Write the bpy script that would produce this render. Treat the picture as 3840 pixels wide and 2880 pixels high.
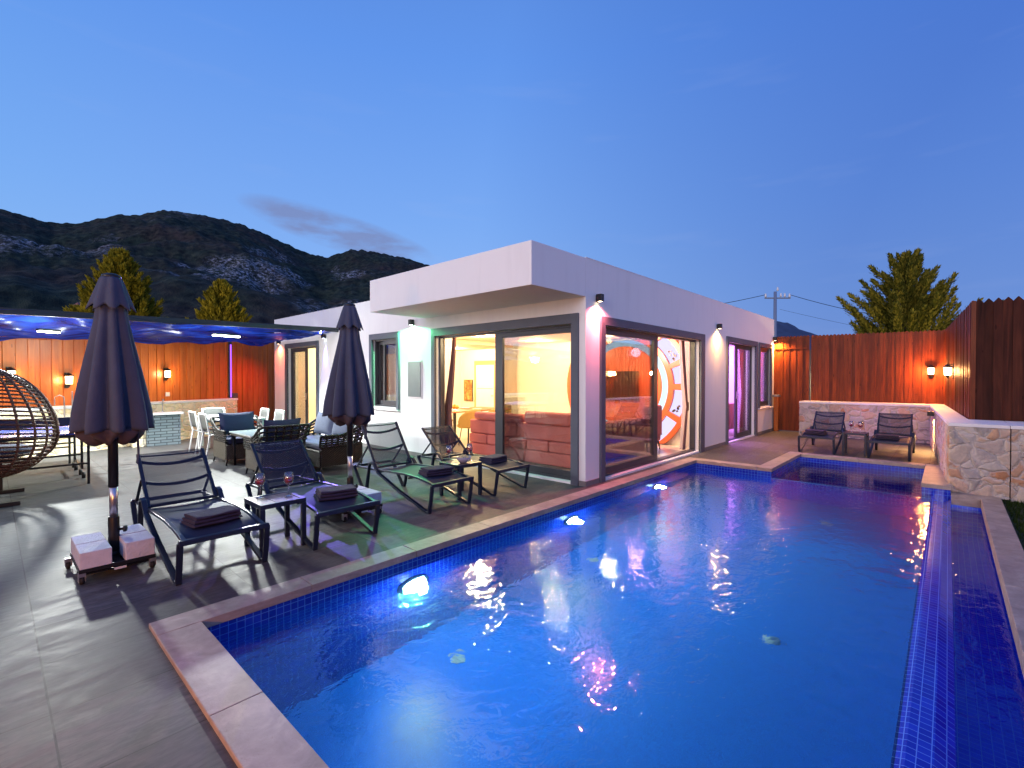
import bpy, bmesh, math, random
from mathutils import Vector, Matrix, noise
PI = math.pi
R = math.radians
sc = bpy.context.scene
for o in list(bpy.data.objects): bpy.data.objects.remove(o)
C = bpy.data.collections.new("Scene"); sc.collection.children.link(C)

# ------------------------------------------------------------------ camera
YAW = 42.38
cd = bpy.data.cameras.new("camera"); cam = bpy.data.objects.new("camera", cd); C.objects.link(cam)
cd.sensor_width = 36; cd.lens = 16.8; cd.clip_start = 0.05; cd.clip_end = 6000
cam.location = (0, 0, 1.55); cam.rotation_euler = (R(90-0.735), 0, R(YAW-90)); sc.camera = cam
sc.render.engine = 'CYCLES'
sc.cycles.use_denoising = True
sc.cycles.max_bounces = 7; sc.cycles.diffuse_bounces = 3; sc.cycles.glossy_bounces = 4
sc.cycles.transparent_max_bounces = 16; sc.cycles.transmission_bounces = 6
sc.cycles.sample_clamp_indirect = 4; sc.cycles.caustics_reflective = False; sc.cycles.caustics_refractive = False
sc.view_settings.view_transform = 'Standard'; sc.view_settings.look = 'None'
sc.view_settings.exposure = 0; sc.view_settings.gamma = 1

# ------------------------------------------------------------------ node helper
class NT:
    def __init__(s, tree): s.t = tree; s.n = tree.nodes; s.l = tree.links
    def add(s, typ, **kw):
        n = s.n.new(typ)
        ins = kw.pop('ins', {})
        for k, v in kw.items(): setattr(n, k, v)
        for k, v in ins.items():
            sock = n.inputs[k]
            if isinstance(v, bpy.types.NodeSocket): s.l.new(v, sock)
            else: sock.default_value = v
        return n
    def math(s, op, a, b=None, c=None, clamp=False):
        n = s.n.new('ShaderNodeMath'); n.operation = op; n.use_clamp = clamp
        for i, v in enumerate((a, b, c)):
            if v is None: continue
            if isinstance(v, bpy.types.NodeSocket): s.l.new(v, n.inputs[i])
            else: n.inputs[i].default_value = v
        return n.outputs[0]
    def mix(s, f, a, b, blend='MIX'):
        n = s.n.new('ShaderNodeMix'); n.data_type = 'RGBA'; n.blend_type = blend
        for i, v in ((0, f), (6, a), (7, b)):
            if isinstance(v, bpy.types.NodeSocket): s.l.new(v, n.inputs[i])
            else: n.inputs[i].default_value = v if i == 0 else (tuple(v)+(1,) if len(v) == 3 else v)
        return n.outputs[2]
    def ramp(s, f, stops, interp='LINEAR'):
        n = s.n.new('ShaderNodeValToRGB'); n.color_ramp.interpolation = interp
        el = n.color_ramp.elements
        while len(el) < len(stops): el.new(0.5)
        for e, (p, c) in zip(el, stops):
            e.position = p; e.color = tuple(c)+(1,) if len(c) == 3 else c
        s.l.new(f, n.inputs[0]); return n.outputs[0]
    def noise(s, vec, scale, detail=3, rough=.5, dist=0):
        n = s.add('ShaderNodeTexNoise', ins={'Scale': scale, 'Detail': detail, 'Roughness': rough, 'Distortion': dist})
        if vec is not None: s.l.new(vec, n.inputs['Vector'])
        return n
    def mapping(s, vec, scale=(1,1,1), rot=(0,0,0), loc=(0,0,0)):
        n = s.add('ShaderNodeMapping', ins={'Scale': scale, 'Rotation': rot, 'Location': loc}); s.l.new(vec, n.inputs[0]); return n.outputs[0]

# ------------------------------------------------------------------ world: dusk sky
W = bpy.data.worlds.new("World"); sc.world = W; W.use_nodes = True
nt = NT(W.node_tree); nt.n.clear()
tc = nt.add('ShaderNodeTexCoord'); sep = nt.add('ShaderNodeSeparateXYZ', ins={0: tc.outputs['Generated']})
gx, gy, gz = sep.outputs
el = nt.math('MAXIMUM', gz, 0.0)
base = nt.ramp(el, [(0, (.30, .50, .88)), (.12, (.26, .47, .90)), (.3, (.19, .40, .89)), (.55, (.115, .30, .83)), (1, (.05, .13, .48))])
# darker, more violet blue towards the camera's right (east), paler cyan to the left
rd = nt.math('ADD', nt.math('MULTIPLY', gx, .90), nt.math('MULTIPLY', gy, -.44))
east = nt.math('MULTIPLY_ADD', rd, 1.9, -.55, clamp=True)
base = nt.mix(east, base, nt.mix(1, base, (.48, .55, .74), 'MULTIPLY'))
left = nt.math('MULTIPLY_ADD', rd, -1.5, -.35, clamp=True)
base = nt.mix(left, base, nt.mix(1, base, (.88, 1.08, 1.02), 'MULTIPLY'))
# afterglow behind the camera in the west
wd = nt.math('ADD', nt.math('MULTIPLY', gx, -.995), nt.math('MULTIPLY', gy, -.10))
glow = nt.math('MULTIPLY', nt.math('POWER', nt.math('MAXIMUM', wd, 0.0), 1.6), nt.math('SUBTRACT', 1.0, nt.math('MULTIPLY', el, 1.0, clamp=True)))
base = nt.mix(nt.math('MULTIPLY', glow, .95, clamp=True), base, (1.0, .80, .92))
# thin evening cloud over the ridge
an = nt.math('MULTIPLY', nt.math('ARCTAN2', gy, gx), 57.2958)
elv = nt.math('MULTIPLY', nt.math('ARCSINE', gz), 57.2958)
da = nt.math('SUBTRACT', an, YAW+19.5); de = nt.math('SUBTRACT', elv, nt.math('MULTIPLY_ADD', da, .20, 15.9))
cm = nt.math('SUBTRACT', 1.0, nt.math('ADD', nt.math('POWER', nt.math('MULTIPLY', da, .095), 2.0), nt.math('POWER', nt.math('MULTIPLY', de, .48), 2.0)))
cn = nt.noise(nt.mapping(tc.outputs['Generated'], (7, 7, 26)), 1.6, 6, .55)
cl = nt.math('MULTIPLY', nt.math('MULTIPLY_ADD', cm, 1.8, 0, clamp=True), nt.math('MULTIPLY_ADD', cn.outputs[0], 3.4, -.95, clamp=True), clamp=True)
base = nt.mix(nt.math('MULTIPLY', cl, .85), base, (.19, .25, .50))
cn2 = nt.noise(nt.mapping(tc.outputs['Generated'], (2.2, 2.2, 14)), 2.0, 5, .5)
base = nt.mix(nt.math('MULTIPLY', nt.math('MULTIPLY_ADD', cn2.outputs[0], 4, -2.3, clamp=True), .10), base, (.42, .5, .8))
sky = nt.add('ShaderNodeTexSky', sky_type='NISHITA', sun_disc=False, sun_elevation=R(1.5), sun_rotation=R(252))
base = nt.mix(1.0, base, nt.mix(1.0, sky.outputs[0], (.012, .012, .012), 'MULTIPLY'), 'ADD')
south = nt.math('MULTIPLY', nt.math('MAXIMUM', nt.math('MULTIPLY', gy, -1), 0.0), .85, clamp=True); base = nt.mix(south, base, nt.mix(1, base, (1.12, 1.10, 1.22), 'MULTIPLY'))
below = nt.math('MULTIPLY_ADD', gz, 40, 1.0, clamp=True)
base = nt.mix(below, (.02, .025, .03), base)
bg = nt.add('ShaderNodeBackground', ins={0: base, 1: 1.0}); out = nt.add('ShaderNodeOutputWorld', ins={0: bg.outputs[0]})

def light(kind, name, loc, energy, color, size=.08, rot=None, spot=None, blend=1.0):
    ld = bpy.data.lights.new(name, kind); ld.energy = energy; ld.color = color
    if kind == 'AREA': ld.shape = 'RECTANGLE'; ld.size, ld.size_y = size
    elif kind == 'SUN': ld.angle = size
    else: ld.shadow_soft_size = size
    if kind == 'SPOT': ld.spot_size = R(spot); ld.spot_blend = blend
    o = bpy.data.objects.new(name, ld); o.location = loc
    if rot: o.rotation_euler = rot
    C.objects.link(o); return o
# last glow of the set sun, low in the west
sd = Vector((-.98, -.14, .20))
light('SUN', 'sun', (-20, -8, 10), 1.15, (1, .88, .88), R(25), rot=sd.to_track_quat('Z', 'Y').to_euler())

# ------------------------------------------------------------------ materials
MATS = {}
def pm(name, col=(.5,.5,.5), rough=.6, metal=0, spec=.5, emis=None, estr=0, alpha=1, var=0, vscale=6, bump=0, bscale=60, coat=0):
    if name in MATS: return MATS[name]
    m = bpy.data.materials.new(name); m.use_nodes = True; t = NT(m.node_tree); b = t.n['Principled BSDF']
    b.inputs['Roughness'].default_value = rough; b.inputs['Metallic'].default_value = metal
    b.inputs['Specular IOR Level'].default_value = spec; b.inputs['Coat Weight'].default_value = coat
    co = t.add('ShaderNodeTexCoord').outputs['Object']
    if var:
        n = t.noise(co, vscale, 5, .6)
        c = t.mix(n.outputs[0], [max(0, x*(1-var)) for x in col], [min(1, x*(1+var)) for x in col]); t.l.new(c, b.inputs['Base Color'])
    else: b.inputs['Base Color'].default_value = (*col, 1)
    if bump:
        n = t.noise(co, bscale, 4, .6); bp = t.add('ShaderNodeBump', ins={'Strength': bump, 'Distance': .01, 'Height': n.outputs[0]}); t.l.new(bp.outputs[0], b.inputs['Normal'])
    if emis: b.inputs['Emission Color'].default_value = (*emis, 1); b.inputs['Emission Strength'].default_value = estr
    if alpha < 1: b.inputs['Alpha'].default_value = alpha
    MATS[name] = m; return m

def glassy(name, tint=(.93,.95,.95), rough=0.0, ior=1.5, extra=0.0):
    m = bpy.data.materials.new(name); m.use_nodes = True; t = NT(m.node_tree); t.n.clear()
    tr = t.add('ShaderNodeBsdfTransparent', ins={0: (*tint, 1)}); gl = t.add('ShaderNodeBsdfGlossy', ins={'Color': (1,1,1,1), 'Roughness': rough})
    fr = t.add('ShaderNodeFresnel', ins={'IOR': ior}); f = t.math('MULTIPLY_ADD', fr.outputs[0], .62, extra, clamp=True)
    mx = t.add('ShaderNodeMixShader', ins={0: f, 1: tr.outputs[0], 2: gl.outputs[0]}); t.add('ShaderNodeOutputMaterial', ins={0: mx.outputs[0]}); MATS[name] = m; return m

def emit(name, col, s):
    m = bpy.data.materials.new(name); m.use_nodes = True; t = NT(m.node_tree); t.n.clear()
    e = t.add('ShaderNodeEmission', ins={0: (*col, 1), 1: s}); t.add('ShaderNodeOutputMaterial', ins={0: e.outputs[0]}); MATS[name] = m; return m

def geo_axes(t):
    g = t.add('ShaderNodeNewGeometry'); p = t.add('ShaderNodeSeparateXYZ', ins={0: g.outputs['Position']}); n = t.add('ShaderNodeSeparateXYZ', ins={0: g.outputs['True Normal']})
    return g, p.outputs, [t.math('ABSOLUTE', n.outputs[i]) for i in range(3)]

def mosaic(name, c1, c2, grout, s=.05, rough=.12, gw=.09):
    m = bpy.data.materials.new(name); m.use_nodes = True; t = NT(m.node_tree); b = t.n['Principled BSDF']
    g, p, na = geo_axes(t); mask = None; ids = []
    for i in range(3):
        q = t.math('DIVIDE', t.math('ADD', p[i], .0123), s); fr = t.math('FRACT', q)
        k = t.math('MULTIPLY', t.math('LESS_THAN', fr, gw), t.math('LESS_THAN', na[i], .5))
        mask = k if mask is None else t.math('MAXIMUM', mask, k)
        ids.append(t.math('MULTIPLY', t.math('FLOOR', q), t.math('LESS_THAN', na[i], .5)))
    cid = t.add('ShaderNodeCombineXYZ', ins={0: ids[0], 1: ids[1], 2: ids[2]})
    wn = t.add('ShaderNodeTexWhiteNoise', noise_dimensions='3D', ins={0: cid.outputs[0]})
    col = t.mix(wn.outputs[0], c1, c2); col = t.mix(mask, col, grout)
    t.l.new(col, b.inputs['Base Color']); b.inputs['Roughness'].default_value = rough; b.inputs['Specular IOR Level'].default_value = .5
    MATS[name] = m; return m
M_mos = mosaic('mosaic', (.003, .010, .36), (.007, .028, .52), (.07, .20, .72))
M_mosw = mosaic('mosaic_weir', (.004, .012, .42), (.010, .035, .60), (.12, .26, .85), gw=.08)
M_mosb = mosaic('mosaic_bright', (.006, .05, .85), (.012, .09, .95), (.12, .32, .95))
M_floor = mosaic('mosaic_floor', (.001, .11, .62), (.002, .145, .72), (.006, .20, .78), s=.025, rough=.3, gw=.1)

def deck_mat():
    m = bpy.data.materials.new('deck_tile'); m.use_nodes = True; t = NT(m.node_tree); b = t.n['Principled BSDF']
    g, p, na = geo_axes(t)
    qx = t.math('DIVIDE', t.math('SUBTRACT', p[0], .175), 1.125); qy = t.math('DIVIDE', t.math('SUBTRACT', p[1], 3.59), .56)
    gxm = t.math('LESS_THAN', t.math('FRACT', qx), .0070); gym = t.math('LESS_THAN', t.math('FRACT', qy), .0135); mask = t.math('MAXIMUM', gxm, gym)
    cid = t.add('ShaderNodeCombineXYZ', ins={0: t.math('FLOOR', qx), 1: t.math('FLOOR', qy)})
    wn = t.add('ShaderNodeTexWhiteNoise', noise_dimensions='2D', ins={0: cid.outputs[0]})
    off = t.add('ShaderNodeVectorMath', operation='ADD', ins={0: g.outputs['Position'], 1: wn.outputs['Color']})
    rot = t.mapping(off.outputs[0], (1.0, 3.2, 1), (0, 0, R(-22)))
    n1 = t.noise(rot, 1.9, 9, .68, 1.4); n2 = t.noise(g.outputs['Position'], 1.1, 4, .6); n3 = t.noise(rot, 11, 6, .7, .6)
    c = t.ramp(n1.outputs[0], [(.28, (.030, .031, .034)), (.5, (.064, .066, .070)), (.70, (.135, .138, .138))])
    c = t.mix(t.math('MULTIPLY_ADD', n3.outputs[0], 1.6, -.65, clamp=True), c, (.22, .22, .215))
    c = t.mix(t.math('MULTIPLY', wn.outputs[0], .5), c, (.045, .043, .043))
    c = t.mix(t.math('MULTIPLY_ADD', n2.outputs[0], 1.5, -.6, clamp=True), c, t.mix(1, c, (.88, .80, .76), 'MULTIPLY'))
    c = t.mix(mask, c, (.030, .028, .027)); t.l.new(c, b.inputs['Base Color'])
    r = t.math('MULTIPLY_ADD', n1.outputs[0], .5, .28); t.l.new(r, b.inputs['Roughness']); b.inputs['Specular IOR Level'].default_value = .2
    h = t.math('SUBTRACT', t.math('MULTIPLY', n3.outputs[0], .08), mask)
    bp = t.add('ShaderNodeBump', ins={'Strength': .35, 'Distance': .004, 'Height': h}); t.l.new(bp.outputs[0], b.inputs['Normal'])
    MATS['deck'] = m; return m
M_deck = deck_mat()

def coping_mat():
    m = bpy.data.materials.new('travertine'); m.use_nodes = True; t = NT(m.node_tree); b = t.n['Principled BSDF']
    g, p, na = geo_axes(t)
    n1 = t.noise(t.mapping(g.outputs['Position'], (2.2, 2.2, 6)), 3, 8, .65, .5); n2 = t.noise(g.outputs['Position'], 55, 4, .7)
    c = t.ramp(n1.outputs[0], [(.3, (.23, .19, .165)), (.55, (.34, .285, .25)), (.75, (.47, .40, .35))])
    pit = t.math('LESS_THAN', n2.outputs[0], .36); c = t.mix(t.math('MULTIPLY', pit, .35), c, (.2, .15, .13))
    t.l.new(c, b.inputs['Base Color']); b.inputs['Roughness'].default_value = .5
    bp = t.add('ShaderNodeBump', ins={'Strength': .3, 'Distance': .004, 'Height': n2.outputs[0]}); t.l.new(bp.outputs[0], b.inputs['Normal'])
    MATS['coping'] = m; return m
M_cop = coping_mat()

def wood_mat(name, c1, c2, c3, rough=.38, spec=.35):
    m = bpy.data.materials.new(name); m.use_nodes = True; t = NT(m.node_tree); b = t.n['Principled BSDF']
    g = t.add('ShaderNodeNewGeometry'); ri = g.outputs['Random Per Island']
    off = t.add('ShaderNodeCombineXYZ', ins={0: t.math('MULTIPLY', ri, 37), 1: t.math('MULTIPLY', ri, 91), 2: t.math('MULTIPLY', ri, 13)})
    v = t.add('ShaderNodeVectorMath', operation='ADD', ins={0: g.outputs['Position'], 1: off.outputs[0]})
    n1 = t.noise(t.mapping(v.outputs[0], (26, 26, 1.1)), 1, 6, .6, .8); n2 = t.noise(t.mapping(v.outputs[0], (7, 7, 1.8)), 1, 3, .5)
    vo = t.add('ShaderNodeTexVoronoi', ins={'Scale': 1.0}); t.l.new(t.mapping(v.outputs[0], (9, 9, 2.6)), vo.inputs['Vector'])
    c = t.ramp(n1.outputs[0], [(.28, c2), (.55, c1), (.8, c3)])
    c = t.mix(t.math('MULTIPLY', t.math('POWER', ri, 1.3), .85), c, c2); c = t.mix(t.math('MULTIPLY_ADD', n2.outputs[0], 1.2, -.5, clamp=True), c, c3)
    kn = t.math('LESS_THAN', vo.outputs['Distance'], .10); c = t.mix(t.math('MULTIPLY', kn, .6), c, [x*.25 for x in c2])
    t.l.new(c, b.inputs['Base Color']); b.inputs['Roughness'].default_value = rough; b.inputs['Specular IOR Level'].default_value = spec
    bp = t.add('ShaderNodeBump', ins={'Strength': .25, 'Distance': .004, 'Height': n1.outputs[0]}); t.l.new(bp.outputs[0], b.inputs['Normal'])
    MATS[name] = m; return m
M_woodL = wood_mat('pine_fence', (.46, .115, .018), (.30, .060, .010), (.56, .18, .035), .32)
M_woodR = wood_mat('stained_fence', (.17, .032, .008), (.060, .011, .004), (.27, .062, .016), .48, .18)
M_woodD = wood_mat('dark_fence', (.070, .020, .013), (.022, .008, .006), (.12, .034, .018), .7, .1)
M_woodF = wood_mat('interior_wood', (.42, .14, .04), (.30, .08, .025), (.5, .2, .06), .35)

def stone_mat(name, cols, mortar, sc_=4.2, warm=0):
    m = bpy.data.materials.new(name); m.use_nodes = True; t = NT(m.node_tree); b = t.n['Principled BSDF']
    g = t.add('ShaderNodeNewGeometry'); n0 = t.noise(g.outputs['Position'], 3.5, 3, .5)
    dv = t.add('ShaderNodeVectorMath', operation='MULTIPLY_ADD', ins={0: n0.outputs['Color'], 1: (.28, .28, .28), 2: g.outputs['Position']})
    vec = t.mapping(dv.outputs[0], (1, 1, 1.35))
    ve = t.add('ShaderNodeTexVoronoi', feature='DISTANCE_TO_EDGE', ins={'Scale': sc_}); t.l.new(vec, ve.inputs['Vector'])
    vc = t.add('ShaderNodeTexVoronoi', feature='F1', ins={'Scale': sc_}); t.l.new(vec, vc.inputs['Vector'])
    cs = t.add('ShaderNodeSeparateColor', ins={0: vc.outputs['Color']})
    c = t.ramp(cs.outputs[0], [(i/(len(cols)-1), k) for i, k in enumerate(cols)])
    n1 = t.noise(g.outputs['Position'], 14, 8, .7); n2 = t.noise(g.outputs['Position'], 48, 6, .75)
    c = t.mix(t.math('MULTIPLY_ADD', n1.outputs[0], 2.2, -.8, clamp=True), c, t.mix(1, c, (1.5, 1.4, 1.3), 'MULTIPLY'))
    c = t.mix(t.math('MULTIPLY_ADD', n2.outputs[0], -3.2, 1.35, clamp=True), c, t.mix(1, c, (.45, .36, .3), 'MULTIPLY'))
    wob = t.math('MULTIPLY_ADD', n1.outputs[0], .09, 0); ed = t.math('ADD', ve.outputs['Distance'], t.math('SUBTRACT', wob, .06))
    mk = t.math('MULTIPLY_ADD', ed, -13, 1.25, clamp=True); c = t.mix(t.math('MULTIPLY', mk, .8), c, mortar)
    t.l.new(c, b.inputs['Base Color']); b.inputs['Roughness'].default_value = .85
    h = t.math('ADD', t.math('MULTIPLY_ADD', ed, 6, 0, clamp=True), t.math('MULTIPLY', n2.outputs[0], .5))
    h = t.math('ADD', h, t.math('MULTIPLY', n1.outputs[0], .8))
    bp = t.add('ShaderNodeBump', ins={'Strength': .6, 'Distance': .02, 'Height': t.math('ADD', t.math('MULTIPLY', n2.outputs[0], .6), t.math('MULTIPLY', n1.outputs[0], .5))}); t.l.new(bp.outputs[0], b.inputs['Normal'])
    hd_ = t.math('ADD', t.math('MULTIPLY', t.math('POWER', t.math('MULTIPLY', ed, 5.5, clamp=True), .5), .85), t.math('MULTIPLY', n1.outputs[0], .45)); hd_ = t.math('ADD', hd_, t.math('MULTIPLY', cs.outputs[1], .4))
    dn = t.add('ShaderNodeDisplacement', ins={'Height': hd_, 'Midlevel': .55, 'Scale': .024}); t.l.new(dn.outputs[0], t.n['Material Output'].inputs['Displacement']); m.displacement_method = 'BOTH'
    MATS[name] = m; return m
M_stoneR = stone_mat('rubble_stone', [(.38, .33, .29), (.46, .33, .26), (.30, .29, .30), (.48, .43, .37), (.38, .18, .09), (.44, .40, .37), (.26, .24, .24)], (.56, .50, .46), 4.6)
M_stoneL = stone_mat('cream_stone', [(.62, .52, .34), (.7, .62, .44), (.55, .42, .24), (.7, .64, .5), (.5, .42, .22)], (.74, .68, .54), 4.6)

def plaster_mat(name, col, bump=.35):
    m = bpy.data.materials.new(name); m.use_nodes = True; t = NT(m.node_tree); b = t.n['Principled BSDF']
    g = t.add('ShaderNodeNewGeometry'); n1 = t.noise(g.outputs['Position'], .9, 6, .6); n2 = t.noise(g.outputs['Position'], 90, 3, .6); n3 = t.noise(t.mapping(g.outputs['Position'], (5, 5, .6)), 1.2, 5, .6)
    c = t.mix(t.math('MULTIPLY_ADD', n1.outputs[0], 1.4, -.4, clamp=True), [x*.94 for x in col], col)
    c = t.mix(t.math('MULTIPLY_ADD', n3.outputs[0], 1.5, -.78, clamp=True), c, [x*.80 for x in col])
    t.l.new(c, b.inputs['Base Color']); b.inputs['Roughness'].default_value = .82; b.inputs['Specular IOR Level'].default_value = .25
    bp = t.add('ShaderNodeBump', ins={'Strength': bump, 'Distance': .004, 'Height': n2.outputs[0]}); t.l.new(bp.outputs[0], b.inputs['Normal'])
    MATS[name] = m; return m
M_white = plaster_mat('white_render', (.86, .87, .87))
M_soffit = plaster_mat('soffit_render', (.76, .75, .74))
M_int = plaster_mat('interior_paint', (.82, .77, .66), .05)
M_intc = plaster_mat('ceiling_paint', (.78, .50, .32), .05)
M_intp = plaster_mat('bedroom_paint', (.78, .74, .80), .05)
M_trim = pm('grey_trim', (.085, .10, .135), .55, var=.25, vscale=3, bump=.2, bscale=120)
M_frame = pm('anthracite_aluminium', (.055, .057, .068), .38, metal=.2, var=.15)
M_cap = pm('white_coping_stone', (.74, .72, .74), .6, var=.12, vscale=3, bump=.25, bscale=30)
M_skirt = pm('grey_skirting', (.20, .19, .19), .5, var=.2)
M_metal = pm('navy_grey_metal', (.013, .020, .045), .36, metal=.1, var=.2, vscale=12)
M_black = pm('black_metal', (.012, .012, .014), .4, metal=.2)
M_rubber = pm('black_rubber', (.01, .01, .01), .7)
M_steel = pm('brushed_steel', (.55, .53, .55), .3, metal=.9, var=.1)
M_wplastic = pm('white_powder_coat', (.62, .62, .62), .4)
M_gmesh = pm('grey_textilene', (.075, .08, .08), .7, var=.2, vscale=50, bump=.2, bscale=300)
M_towel = pm('plum_towel', (.030, .022, .055), .95, var=.35, vscale=30, bump=.6, bscale=260)
M_cush = pm('slate_blue_cushion', (.020, .030, .085), .9, var=.2, vscale=14, bump=.4, bscale=220)
M_cushl = pm('pale_grey_cushion', (.11, .135, .20), .9, var=.15, vscale=14, bump=.4, bscale=220)
M_block = pm('white_ballast_block', (.60, .60, .66), .85, var=.22, vscale=9, bump=.9, bscale=60)
M_fabric = pm('graphite_canopy_fabric', (.048, .060, .104), .85, var=.3, vscale=4, bump=1.0, bscale=9)
M_fabin = pm('canopy_underside', (.055, .042, .055), .9, var=.3, vscale=9)
M_pink = pm('pink_velvet', (.52, .14, .13), .75, var=.18, vscale=5, bump=.3, bscale=60)
M_olive = pm('olive_chair', (.30, .19, .05), .6, var=.15)
def cloth_mat(name, col, thru=.5, clear=.15):
    m = bpy.data.materials.new(name); m.use_nodes = True; t = NT(m.node_tree); t.n.clear()
    d = t.add('ShaderNodeBsdfDiffuse', ins={0: (*col, 1)}); tl = t.add('ShaderNodeBsdfTranslucent', ins={0: (*col, 1)}); a = t.add('ShaderNodeMixShader', ins={0: thru, 1: d.outputs[0], 2: tl.outputs[0]})
    tr = t.add('ShaderNodeBsdfTransparent'); b = t.add('ShaderNodeMixShader', ins={0: clear, 1: a.outputs[0], 2: tr.outputs[0]}); t.add('ShaderNodeOutputMaterial', ins={0: b.outputs[0]}); return m
M_sheer = cloth_mat('sheer_curtain', (.88, .85, .83))
M_drape = pm('mauve_drape', (.26, .12, .10), .8, var=.2, vscale=20)
M_orange = pm('orange_lacquer', (.62, .12, .045), .3)
M_tile_in = pm('interior_tile', (.72, .66, .58), .2, var=.08, vscale=2)
M_wglass = glassy('window_glass', (.965, .97, .965), 0.0, 1.5, .0)
M_thin = glassy('drinking_glass', (.95, .96, .97), 0.02, 1.5, .14)
M_wine = pm('rose_wine', (.62, .015, .015), .08)
M_white_e = emit('led_white', (1, .97, .92), 30)
M_warm_e = emit('lantern_glow', (1, .66, .30), 22)
M_down_e = emit('downlight_glow', (1, .86, .6), 14)

def canopy_mat():
    m = bpy.data.materials.new('blue_shade_film'); m.use_nodes = True; t = NT(m.node_tree); t.n.clear()
    g = t.add('ShaderNodeNewGeometry'); n1 = t.noise(t.mapping(g.outputs['Position'], (.8, 2.4, 1)), 1.3, 4, .5, 1.0)
    n2 = t.noise(t.mapping(g.outputs['Position'], (.9, 2.6, 1)), 1.7, 3, .5, 1.5)
    c = t.ramp(n1.outputs[0], [(.3, (.001, .006, .07)), (.50, (.004, .028, .28)), (.70, (.02, .12, .70))])
    d = t.add('ShaderNodeBsdfDiffuse', ins={0: c}); gl = t.add('ShaderNodeBsdfGlossy', ins={0: (.25, .45, 1, 1), 1: .22}); tl = t.add('ShaderNodeBsdfTranslucent', ins={0: c})
    a = t.add('ShaderNodeMixShader', ins={0: .5, 1: d.outputs[0], 2: tl.outputs[0]}); b_ = t.add('ShaderNodeMixShader', ins={0: .16, 1: a.outputs[0], 2: gl.outputs[0]})
    tr = t.add('ShaderNodeBsdfTransparent'); hole = t.math('GREATER_THAN', n2.outputs[0], .66)
    mx = t.add('ShaderNodeMixShader', ins={0: hole, 1: b_.outputs[0], 2: tr.outputs[0]}); t.add('ShaderNodeOutputMaterial', ins={0: mx.outputs[0]}); MATS['canopy'] = m; return m
M_canopy = canopy_mat()

def sling_mat(name, lo):
    m = bpy.data.materials.new(name); m.use_nodes = True; t = NT(m.node_tree); t.n.clear()
    co = t.add('ShaderNodeTexCoord').outputs['Object']; n = t.noise(co, 240, 2, .5); c = t.mix(n.outputs[0], (.010, .015, .038), (.022, .030, .068))
    d = t.add('ShaderNodeBsdfPrincipled', ins={'Base Color': c, 'Roughness': .6}); d.inputs['Specular IOR Level'].default_value = .35; tr = t.add('ShaderNodeBsdfTransparent', ins={0: (1, 1, 1, 1)})
    lw = t.add('ShaderNodeLayerWeight', ins={0: .5}); f = t.math('MULTIPLY_ADD', lw.outputs['Facing'], .35, lo, clamp=True)
    mx = t.add('ShaderNodeMixShader', ins={0: f, 1: tr.outputs[0], 2: d.outputs[0]}); t.add('ShaderNodeOutputMaterial', ins={0: mx.outputs[0]}); return m
M_sling = sling_mat('navy_mesh_back', .64); M_sling2 = sling_mat('navy_mesh_seat', .86)

def wicker_mat(name, c1, c2, s=70):
    m = bpy.data.materials.new(name); m.use_nodes = True; t = NT(m.node_tree); b = t.n['Principled BSDF']
    co = t.add('ShaderNodeTexCoord').outputs['Object']; p = t.add('ShaderNodeSeparateXYZ', ins={0: co})
    a = t.math('SINE', t.math('MULTIPLY', t.math('ADD', p.outputs[0], p.outputs[1]), s*2.2)); z = t.math('SINE', t.math('MULTIPLY', p.outputs[2], s*3))
    h = t.math('MULTIPLY', a, z); n = t.noise(co, 30, 3, .6); k = t.math('MULTIPLY_ADD', h, .35, t.math('MULTIPLY', n.outputs[0], .9), clamp=True)
    t.l.new(t.mix(k, c1, c2), b.inputs['Base Color']); b.inputs['Roughness'].default_value = .5
    bp = t.add('ShaderNodeBump', ins={'Strength': .8, 'Distance': .006, 'Height': h}); t.l.new(bp.outputs[0], b.inputs['Normal']); b.inputs['Specular IOR Level'].default_value = .2; MATS[name] = m; return m
M_wick = wicker_mat('grey_brown_wicker', (.035, .030, .024), (.135, .118, .09)); M_wickb = wicker_mat('black_wicker', (.006, .006, .006), (.022, .019, .018))
M_rope = wicker_mat('brown_rattan', (.07, .035, .028), (.20, .10, .07), 90)

def brick_mat():
    m = bpy.data.materials.new('slate_brick'); m.use_nodes = True; t = NT(m.node_tree); b = t.n['Principled BSDF']
    co = t.add('ShaderNodeTexCoord').outputs['Object']; v = t.mapping(co, (1, 1, 1), (R(90), 0, 0))
    br = t.add('ShaderNodeTexBrick', ins={'Color1': (.085, .115, .135, 1), 'Color2': (.125, .155, .175, 1), 'Mortar': (.015, .022, .03, 1), 'Scale': 1.0, 'Mortar Size': .008, 'Brick Width': .23, 'Row Height': .065, 'Bias': 0}); t.l.new(v, br.inputs['Vector'])
    t.l.new(br.outputs[0], b.inputs['Base Color']); b.inputs['Roughness'].default_value = .7
    bp = t.add('ShaderNodeBump', invert=True, ins={'Strength': .6, 'Distance': .006, 'Height': br.outputs[1]}); t.l.new(bp.outputs[0], b.inputs['Normal']); MATS['brick'] = m; return m
M_brick = brick_mat()

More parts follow.
